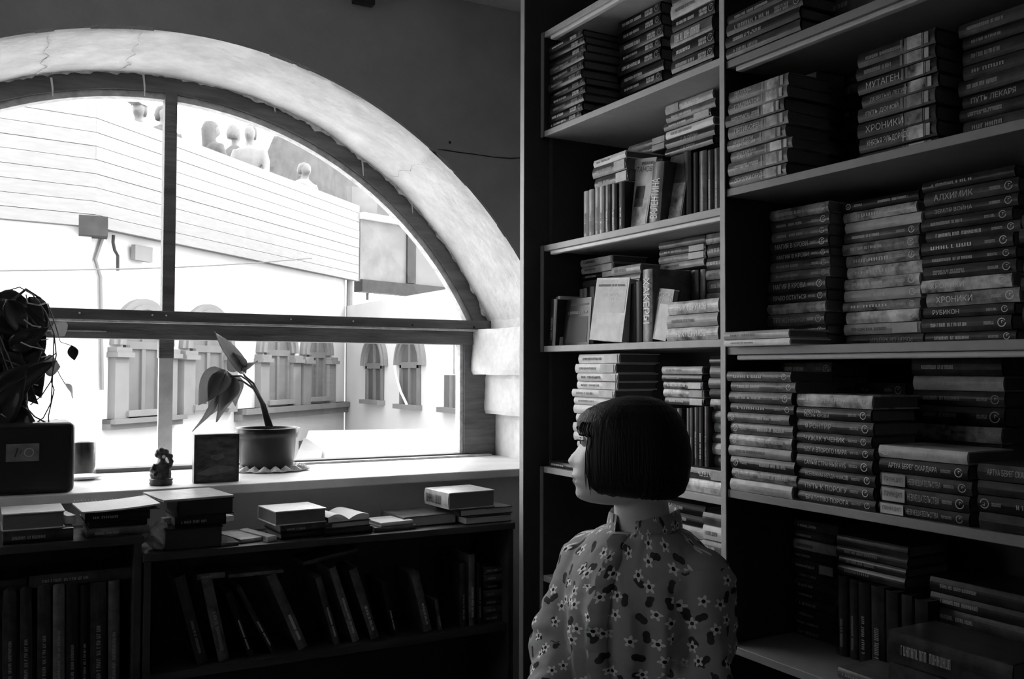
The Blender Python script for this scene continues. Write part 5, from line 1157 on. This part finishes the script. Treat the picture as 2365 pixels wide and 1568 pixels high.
# blouse printed with small flowers
M_bl = bpy.data.materials.new('flowered cotton'); M_bl.use_nodes = True; nt = M_bl.node_tree; pb = nt.nodes['Principled BSDF']; pb.inputs['Roughness'].default_value = .85; pb.inputs['Specular IOR Level'].default_value = .15
L_ = nt.links.new
def mnode(op, a, c=None, clamp=False):
    n = nt.nodes.new('ShaderNodeMath'); n.operation = op; n.use_clamp = clamp
    for i, v in enumerate((a, c)):
        if v is None: continue
        if isinstance(v, (int, float)): n.inputs[i].default_value = v
        else: L_(v, n.inputs[i])
    return n.outputs[0]
uv = nt.nodes.new('ShaderNodeUVMap'); uv.uv_map = 'print'
def flowers(scale, off, rad, rnd_, lobes):
    mp = nt.nodes.new('ShaderNodeMapping'); mp.inputs['Location'].default_value = (off, off * .7, 0); L_(uv.outputs[0], mp.inputs['Vector'])
    vo = nt.nodes.new('ShaderNodeTexVoronoi'); vo.voronoi_dimensions = '2D'; vo.inputs['Scale'].default_value = scale; vo.inputs['Randomness'].default_value = rnd_; L_(mp.outputs[0], vo.inputs['Vector'])
    df = nt.nodes.new('ShaderNodeVectorMath'); df.operation = 'SUBTRACT'; L_(mp.outputs[0], df.inputs[0]); L_(vo.outputs['Position'], df.inputs[1])
    sx = nt.nodes.new('ShaderNodeSeparateXYZ'); L_(df.outputs[0], sx.inputs[0])
    ln = nt.nodes.new('ShaderNodeVectorMath'); ln.operation = 'LENGTH'; L_(df.outputs[0], ln.inputs[0])
    an = mnode('ARCTAN2', sx.outputs[1], sx.outputs[0])
    sc_ = nt.nodes.new('ShaderNodeSeparateColor'); L_(vo.outputs['Color'], sc_.inputs[0])
    an2 = mnode('ADD', mnode('MULTIPLY', an, lobes), mnode('MULTIPLY', sc_.outputs[0], 6.3))
    pet = mnode('MULTIPLY', mnode('ADD', mnode('MULTIPLY', mnode('COSINE', an2), .28), .80), rad)
    return ln.outputs['Value'], pet, sc_.outputs
d1, p1, c1 = flowers(27, 0, .0108, .8, 5)
petal = mnode('MULTIPLY', mnode('LESS_THAN', d1, p1), mnode('GREATER_THAN', c1[1], .30))
heart_ = mnode('MULTIPLY', mnode('LESS_THAN', d1, .0036), mnode('GREATER_THAN', c1[1], .30))
d2, p2, c2 = flowers(25, 7.3, .0110, .9, 2)
lf = mnode('MULTIPLY', mnode('LESS_THAN', d2, p2), mnode('GREATER_THAN', c2[1], .35))
def mixc(fac_, a, c):
    n = nt.nodes.new('ShaderNodeMix'); n.data_type = 'RGBA'; L_(fac_, n.inputs['Factor'])
    for sock, v in ((n.inputs['A'], a), (n.inputs['B'], c)):
        if isinstance(v, float): sock.default_value = (v, v, v, 1)
        else: L_(v, sock)
    return n.outputs['Result']
nzb = nt.nodes.new('ShaderNodeTexNoise'); nzb.inputs['Scale'].default_value = 300; bpn = nt.nodes.new('ShaderNodeBump'); bpn.inputs['Strength'].default_value = .15; bpn.inputs['Distance'].default_value = .002; L_(nzb.outputs[0], bpn.inputs['Height']); L_(bpn.outputs[0], pb.inputs['Normal'])
colr = mixc(heart_, mixc(petal, mixc(lf, .33, .05), .85), .03)
L_(colr, pb.inputs['Base Color'])
b = MB(); b.loft(torso_rings(.014)[:-1]); arm(b, sh_r, el_r, wr_r, .017); arm(b, sh_l, el_l, wr_l, .017)
for s, sh in ((1, sh_r), (-1, sh_l)): b.ball(sh + V((0, 0, -.004)), .060, 16, sq=(1, 1, .95))
bl = b.build('blouse', M_bl); m = bl.modifiers.new('r', 'REMESH'); m.mode = 'VOXEL'; m.voxel_size = .006
s_ = bl.modifiers.new('s', 'SMOOTH'); s_.iterations = 6; s_.factor = .6
me = solidify_mesh(bl); smooth_all(me); me.materials.clear(); me.materials.append(M_bl)
for v in me.vertices:                                        # soft folds hanging from the shoulders and round the elbows
    q = v.co - TC; f, r = q.dot(TF), q.dot(TR); z = v.co.z
    ang = math.atan2(r, f); rr = V((q.x, q.y, 0)); rr = rr.normalized() if rr.length > .01 else V((0, 0, 0))
    k = max(0, min(1, (.93 + ZT - z) / .12))
    d = .007 * k * math.sin(ang * 13 + 2.5 * nz((r * 8, z * 5, 0))) + .004 * k * nz((r * 30, f * 30, z * 9)) + .003 * nz((r * 60, f * 60, z * 60))
    for el in (el_r, el_l):
        e = (v.co - el).length
        if e < .14: d += .006 * (1 - e / .14) * math.sin(e * 190 + 3 * nz(v.co, 20))
    v.co += rr * d
def blouse_uv(v):
    q = v - TC; best = None
    if v.z < sh_r.z + .01:
        for sh, el, wr, off in ((sh_r, el_r, wr_r, 3.0), (sh_l, el_l, wr_l, 5.0)):
            for a0, a1, acc in ((sh, el, 0), (el, wr, (el - sh).length)):
                ax = a1 - a0; t = max(0, min(1, (v - a0).dot(ax) / ax.length_squared)); e = v - (a0 + ax * t)
                if (e.length < .064 or (e.length < .082 and (abs(q.dot(TR)) > .125 or q.dot(TF) > .165))) and (best is None or e.length < best[0]):
                    ax.normalize(); u1 = ax.cross(TR).normalized(); u2 = ax.cross(u1)
                    best = (e.length, (off + .058 * math.atan2(e.dot(u2), -e.dot(u1)), acc + t * (a1 - a0).length))
    if best: return best[1]
    return (math.atan2(q.dot(TR), q.dot(TF) + .03) * .15, v.z + .35 * abs(q.dot(TR)) * (v.z > .9 + ZT) * .5)
uvl = me.uv_layers.new(name='print')
for lp_ in me.loops:
    v = me.vertices[lp_.vertex_index].co; q = v - TC
    uvl.data[lp_.index].uv = blouse_uv(v)
wchild(bl)
# standing collar, the near flap turned over, and the frilled front opening
b = MB(); n = 40; rings = []
for k, (g, zz) in enumerate([(.004, -.012), (.003, .004), (.002, .020), (.006, .030), (.009, .026), (.013, .008), (.015, -.010)]):
    rr = []
    for j in range(n):
        t = .30 + (2 * PI - .60) * j / (n - 1)
        z = 1.010 + zz + .010 * (-math.cos(t)) + .008 * math.sin(3 * t) * (k > 3)
        rr.append(TP(-.014 + (.060 + g) * math.cos(t), (.064 + g) * math.sin(t), z))
    rings.append(rr)
b.add([p for r in rings for p in r], [(i * n + j, i * n + j + 1, (i + 1) * n + j + 1, (i + 1) * n + j) for i in range(len(rings) - 1) for j in range(n - 1)])
def uv_simple(o):
    me = o.data; u = me.uv_layers.new(name='print')
    for lp_ in me.loops:
        v = me.vertices[lp_.vertex_index].co; q = v - TC
        u.data[lp_.index].uv = (math.atan2(q.dot(TR), q.dot(TF)) * .155, v.z)
    return o
wchild(uv_simple(b.build('collar', M_bl, None, smooth=True)))
b = MB(); n = 44; L0, L1 = [], []
for i in range(n):
    u = i / (n - 1); z = lerp(1.000, .50, u); a, e, fo = interp([(t[0],) + t[1:] for t in TORSO], z)
    fr = fo + e + .022 + .004 * math.sin(i * 1.9); L0.append(TP(fr - .006, -.014, z)); L1.append(TP(fr + .018 + .003 * math.sin(i * 2.3), .012 + .004 * math.sin(i * 1.3), z))
b.add(L0 + L1 + [p - TF * .012 for p in L0 + L1], [(i, i + 1, n + i + 1, n + i) for i in range(n - 1)] + [(2 * n + i, 2 * n + i + 1, 3 * n + i + 1, 3 * n + i) for i in range(n - 1)] + [(i, i + 1, 2 * n + i + 1, 2 * n + i) for i in range(n - 1)] + [(n + i, n + i + 1, 3 * n + i + 1, 3 * n + i) for i in range(n - 1)])
wchild(uv_simple(b.build('front_frill', M_bl, None, smooth=True)))
for s, wr, el in ((1, wr_r, el_r), (-1, wr_l, el_l)):
    ax = (wr - el).normalized(); b = MB(); b.tube([wr - ax * .035, wr - ax * .02, wr - ax * .002], [.036, .037, .036], 18); wchild(uv_simple(b.build('cuff', M_bl, None, smooth=True, bevel=.002)))
# trousers and shoes, out of the picture
M_tr = mat('dark trousers', .04, .9, .2, 40); b = MB()
b.loft(torso_rings(.010)[:2] + [[TP(.115 * math.cos(2 * PI * j / 32), .155 * math.sin(2 * PI * j / 32), .56) for j in range(32)]])
for s in (-1, 1):
    hip, kn, an = TP(.03, s * .09, .46), TP(.44, s * .10, .485), TP(.40, s * .10, .11 - ZT)
    b.tube([hip, lerp(hip, kn, .5), kn, lerp(kn, an, .3), lerp(kn, an, .7), an], [.097, .087, .072, .070, .060, .056], 14)
tr_ = b.build('trousers', M_tr); m = tr_.modifiers.new('r', 'REMESH'); m.mode = 'VOXEL'; m.voxel_size = .009; smooth_all(solidify_mesh(tr_)); tr_.data.materials.clear(); tr_.data.materials.append(M_tr); wchild(tr_)
for s in (-1, 1):
    an = TP(.40, s * .10, .09 - ZT); b = MB()
    b.tube([an + TF * -.07 + V((0, 0, -.043)), an + TF * -.02 + V((0, 0, -.040)), an + TF * .05 + V((0, 0, -.046)), an + TF * .14 + V((0, 0, -.058)), an + TF * .20 + V((0, 0, -.066))], [.036, .043, .044, .037, .020], 14); wchild(b.build('shoe', M_inkd, None, smooth=True))
# stool
zs_ = .385 + ZT; st = empty('stool', (TC.x, TC.y, 0)); tag(st, 'round wooden stool under the seated woman', 'stool')
b = MB(); b.lathe([(.02, zs_ - .035), (.165, zs_ - .035), (.172, zs_ - .02), (.165, zs_ - .0), (.02, zs_ - .0)], (0, 0, 0), 32); b.build('seat', M_dkwood, st, smooth=False)
for k in range(4):
    a = PI / 4 + k * PI / 2; b = MB(); b.tube([(.11 * math.cos(a), .11 * math.sin(a), zs_ - .034), (.16 * math.cos(a), .16 * math.sin(a), 0)], [.016, .013], 10); b.build('leg', M_dkwood, st)

# ================================================================== books nobody can pick out: joined into one object
HIDDEN = set("""black book, bottom of the short stack set back on the top shelf
dark book, second from bottom of the short stack set back on the top shelf
black book, third from bottom of the short stack set back on the top shelf
black book, fifth from bottom of the short stack set back on the top shelf
dark book, topmost of the short stack set back on the top shelf
grey book, bottom of the middle stack on the top shelf
pale upright book, first from left of the hidden row behind the warrior book
pale upright book, second from left of the hidden row behind the warrior book
pale upright book, first from left of the pale back row right on the middle shelf
grey upright book, second from left of the pale back row right on the middle shelf
pale upright book, third from left of the pale back row right on the middle shelf
grey book, bottom of the stack half hidden by the divider, middle shelf
mottled book, second from bottom of the stack half hidden by the divider, middle shelf
grey book, third from bottom of the stack half hidden by the divider, middle shelf
white book, bottom of the bright white stack behind the woman's face
white book, second from bottom of the bright white stack behind the woman's face
white book, third from bottom of the bright white stack behind the woman's face
grey upright book, first from left of the row behind the woman's hair
grey book, bottom of the stack behind the woman's left shoulder
grey book, second from bottom of the stack behind the woman's left shoulder
grey book, third from bottom of the stack behind the woman's left shoulder
grey book, fourth from bottom of the stack behind the woman's left shoulder
grey book, fifth from bottom of the stack behind the woman's left shoulder
dark book, sixth from bottom of the stack behind the woman's left shoulder
grey book, bottom of the fifth-shelf stack against the divider
grey book, second from bottom of the fifth-shelf stack against the divider
grey book, third from bottom of the fifth-shelf stack against the divider
grey book, fourth from bottom of the fifth-shelf stack against the divider
pale book, fifth from bottom of the fifth-shelf stack against the divider
dark book, sixth from bottom of the fifth-shelf stack against the divider
dark book, bottom of the low pile on the highest right shelf
dark book, bottom of the stack pushed to the back, second right shelf
dark book, bottom of the dim stack behind the second right shelf pile
dark book, second from bottom of the dim stack behind the second right shelf pile
black book, bottom of the dark stack leaving the picture, second right shelf
dark book, bottom of the third shelf stack cut by the picture edge
dark book, third from bottom of the third shelf stack cut by the picture edge
dark book, fifth from bottom of the third shelf stack cut by the picture edge
dark book, sixth from bottom of the third shelf stack cut by the picture edge
dark book, ninth from bottom of the third shelf stack cut by the picture edge
dark book, topmost of the third shelf stack cut by the picture edge
dark book, bottom of the back stack beyond the divider, fourth right shelf
dark book, second from bottom of the back stack beyond the divider, fourth right shelf
dark book, third from bottom of the back stack beyond the divider, fourth right shelf
dark book, fourth from bottom of the back stack beyond the divider, fourth right shelf
dark book, fifth from bottom of the back stack beyond the divider, fourth right shelf
dark book, sixth from bottom of the back stack beyond the divider, fourth right shelf
dark book, seventh from bottom of the back stack beyond the divider, fourth right shelf
dark book, bottom of the dim stack behind the nine-book stack
dark book, second from bottom of the dim stack behind the nine-book stack
dark book, third from bottom of the dim stack behind the nine-book stack
dark book, fourth from bottom of the dim stack behind the nine-book stack
dark book, eighth from bottom of the dim stack behind the nine-book stack
dark book, second from bottom of the tall stack behind the five-book pile
dark book, bottom of the right pile on the lowest visible shelf
dark book, second from bottom of the right pile on the lowest visible shelf
dark book, third from bottom of the right pile on the lowest visible shelf
dark book, fourth from bottom of the right pile on the lowest visible shelf
white book, sixth from bottom of the bright white stack behind the woman's face
white book, seventh from bottom of the bright white stack behind the woman's face
dark book, sixth from bottom of the dim stack behind the nine-book stack
pale upright book, first from left of the thin pair, middle shelf left end
pale upright book, fourth from left of the pale back row right on the middle shelf
grey book, seventh from bottom of the stack behind the woman's left shoulder
grey upright book, third from left of the hidden row behind the warrior book
dark book, fifth from bottom of the dim stack behind the nine-book stack
white book, fourth from bottom of the bright white stack behind the woman's face
dark book, second from bottom of the third shelf stack cut by the picture edge
dark book, seventh from bottom of the dim stack behind the nine-book stack
dark book, fourth from bottom of the short stack set back on the top shelf
dark book, eighth from bottom of the third shelf stack cut by the picture edge
dark book, third from bottom of the tall stack behind the five-book pile
grey upright book, sixth from left of the back row left on the middle shelf
black upright book, third from left of the back row left on the middle shelf
pale upright book, first from left of the back row left on the middle shelf
dark book, fourth from bottom of the third shelf stack cut by the picture edge
grey upright book, fifth from left of the back row left on the middle shelf
white book, fifth from bottom of the bright white stack behind the woman's face
pale upright book, second from left of the back row left on the middle shelf
black book, second from bottom of the middle stack on the top shelf
dark book, third from bottom of the dim stack behind the second right shelf pile
dark book, topmost of the top-shelf stack beside the divider
white pamphlet poking out of the big stack
pale upright book, fourth from left of the back row left on the middle shelf
dark book, seventh from bottom of the third shelf stack cut by the picture edge
pale book, fourth from bottom of the stack half hidden by the divider, fourth shelf
white book, eighth from bottom of the bright white stack behind the woman's face
grey book, bottom of the stack half hidden by the divider, fourth shelf
mottled book, fourth from bottom of the stack half hidden by the divider, middle shelf
grey book, third from bottom of the stack half hidden by the divider, fourth shelf
dark upright book, second from left of the row behind the woman's hair
grey book, bottom of the top-shelf stack beside the divider
dark book, eighth from bottom of the back stack beyond the divider, fourth right shelf
dark book, bottom of the tall stack behind the five-book pile
grey book, bottom of the left back pile on the middle shelf
white upright book, second from left of the thin pair, middle shelf left end
mottled book, second from bottom of the stack half hidden by the divider, fourth shelf
grey book, fifth from bottom of the stack half hidden by the divider, fourth shelf
dark book, topmost of the stack half hidden by the divider, fourth shelf
dark book, second from bottom of the stack pushed to the back, second right shelf
mottled book, sixth from bottom of the stack half hidden by the divider, fourth shelf
black book, seventh from bottom of the stack half hidden by the divider, fourth shelf
dark upside-down book, third from bottom of the edge-cut pile, fourth right shelf
grey book, bottom of the two laid over the black pair
dark book, topmost of the dim stack behind the second right shelf pile
grey book, ninth from bottom of the stack half hidden by the divider, fourth shelf
grey book, eighth from bottom of the stack half hidden by the divider, fourth shelf
grey upright book, third from left of the row behind the woman's hair
dark book, fifth from bottom of the dim stack behind the second right shelf pile
dark upside-down book, bottom of the edge-cut pile, fourth right shelf
thin grey book at the front corner of the big stack
mottled book, topmost of the stack half hidden by the divider, middle shelf""".strip().split("\n"))
def join_hidden(labels):
    roots = [o for o in SC.objects if o.parent is None and o.get('category') == 'book' and o.get('label') in labels]
    bpy.context.view_layer.update()
    bm = bmesh.new(); mats = []
    for r in roots:
        for o in [r] + [c for c in r.children if c.name.startswith('page_block')]:
            me = o.data.copy(); me.transform(o.matrix_world)
            n0 = len(bm.faces); bm.from_mesh(me); bm.faces.ensure_lookup_table()
            m = o.data.materials[0]
            if m not in mats: mats.append(m)
            for f in bm.faces[n0:]: f.material_index = mats.index(m)
            bpy.data.meshes.remove(me)
    for r in roots:
        for c in list(r.children): bpy.data.objects.remove(c)
        bpy.data.objects.remove(r)
    me = bpy.data.meshes.new('hidden_books'); bm.to_mesh(me); bm.free()
    for m in mats: me.materials.append(m)
    o = link('hidden_books', me); tag(o, 'remaining books tucked behind and beneath the front stacks of the bookcases', 'books', kind='stuff')
join_hidden(HIDDEN)
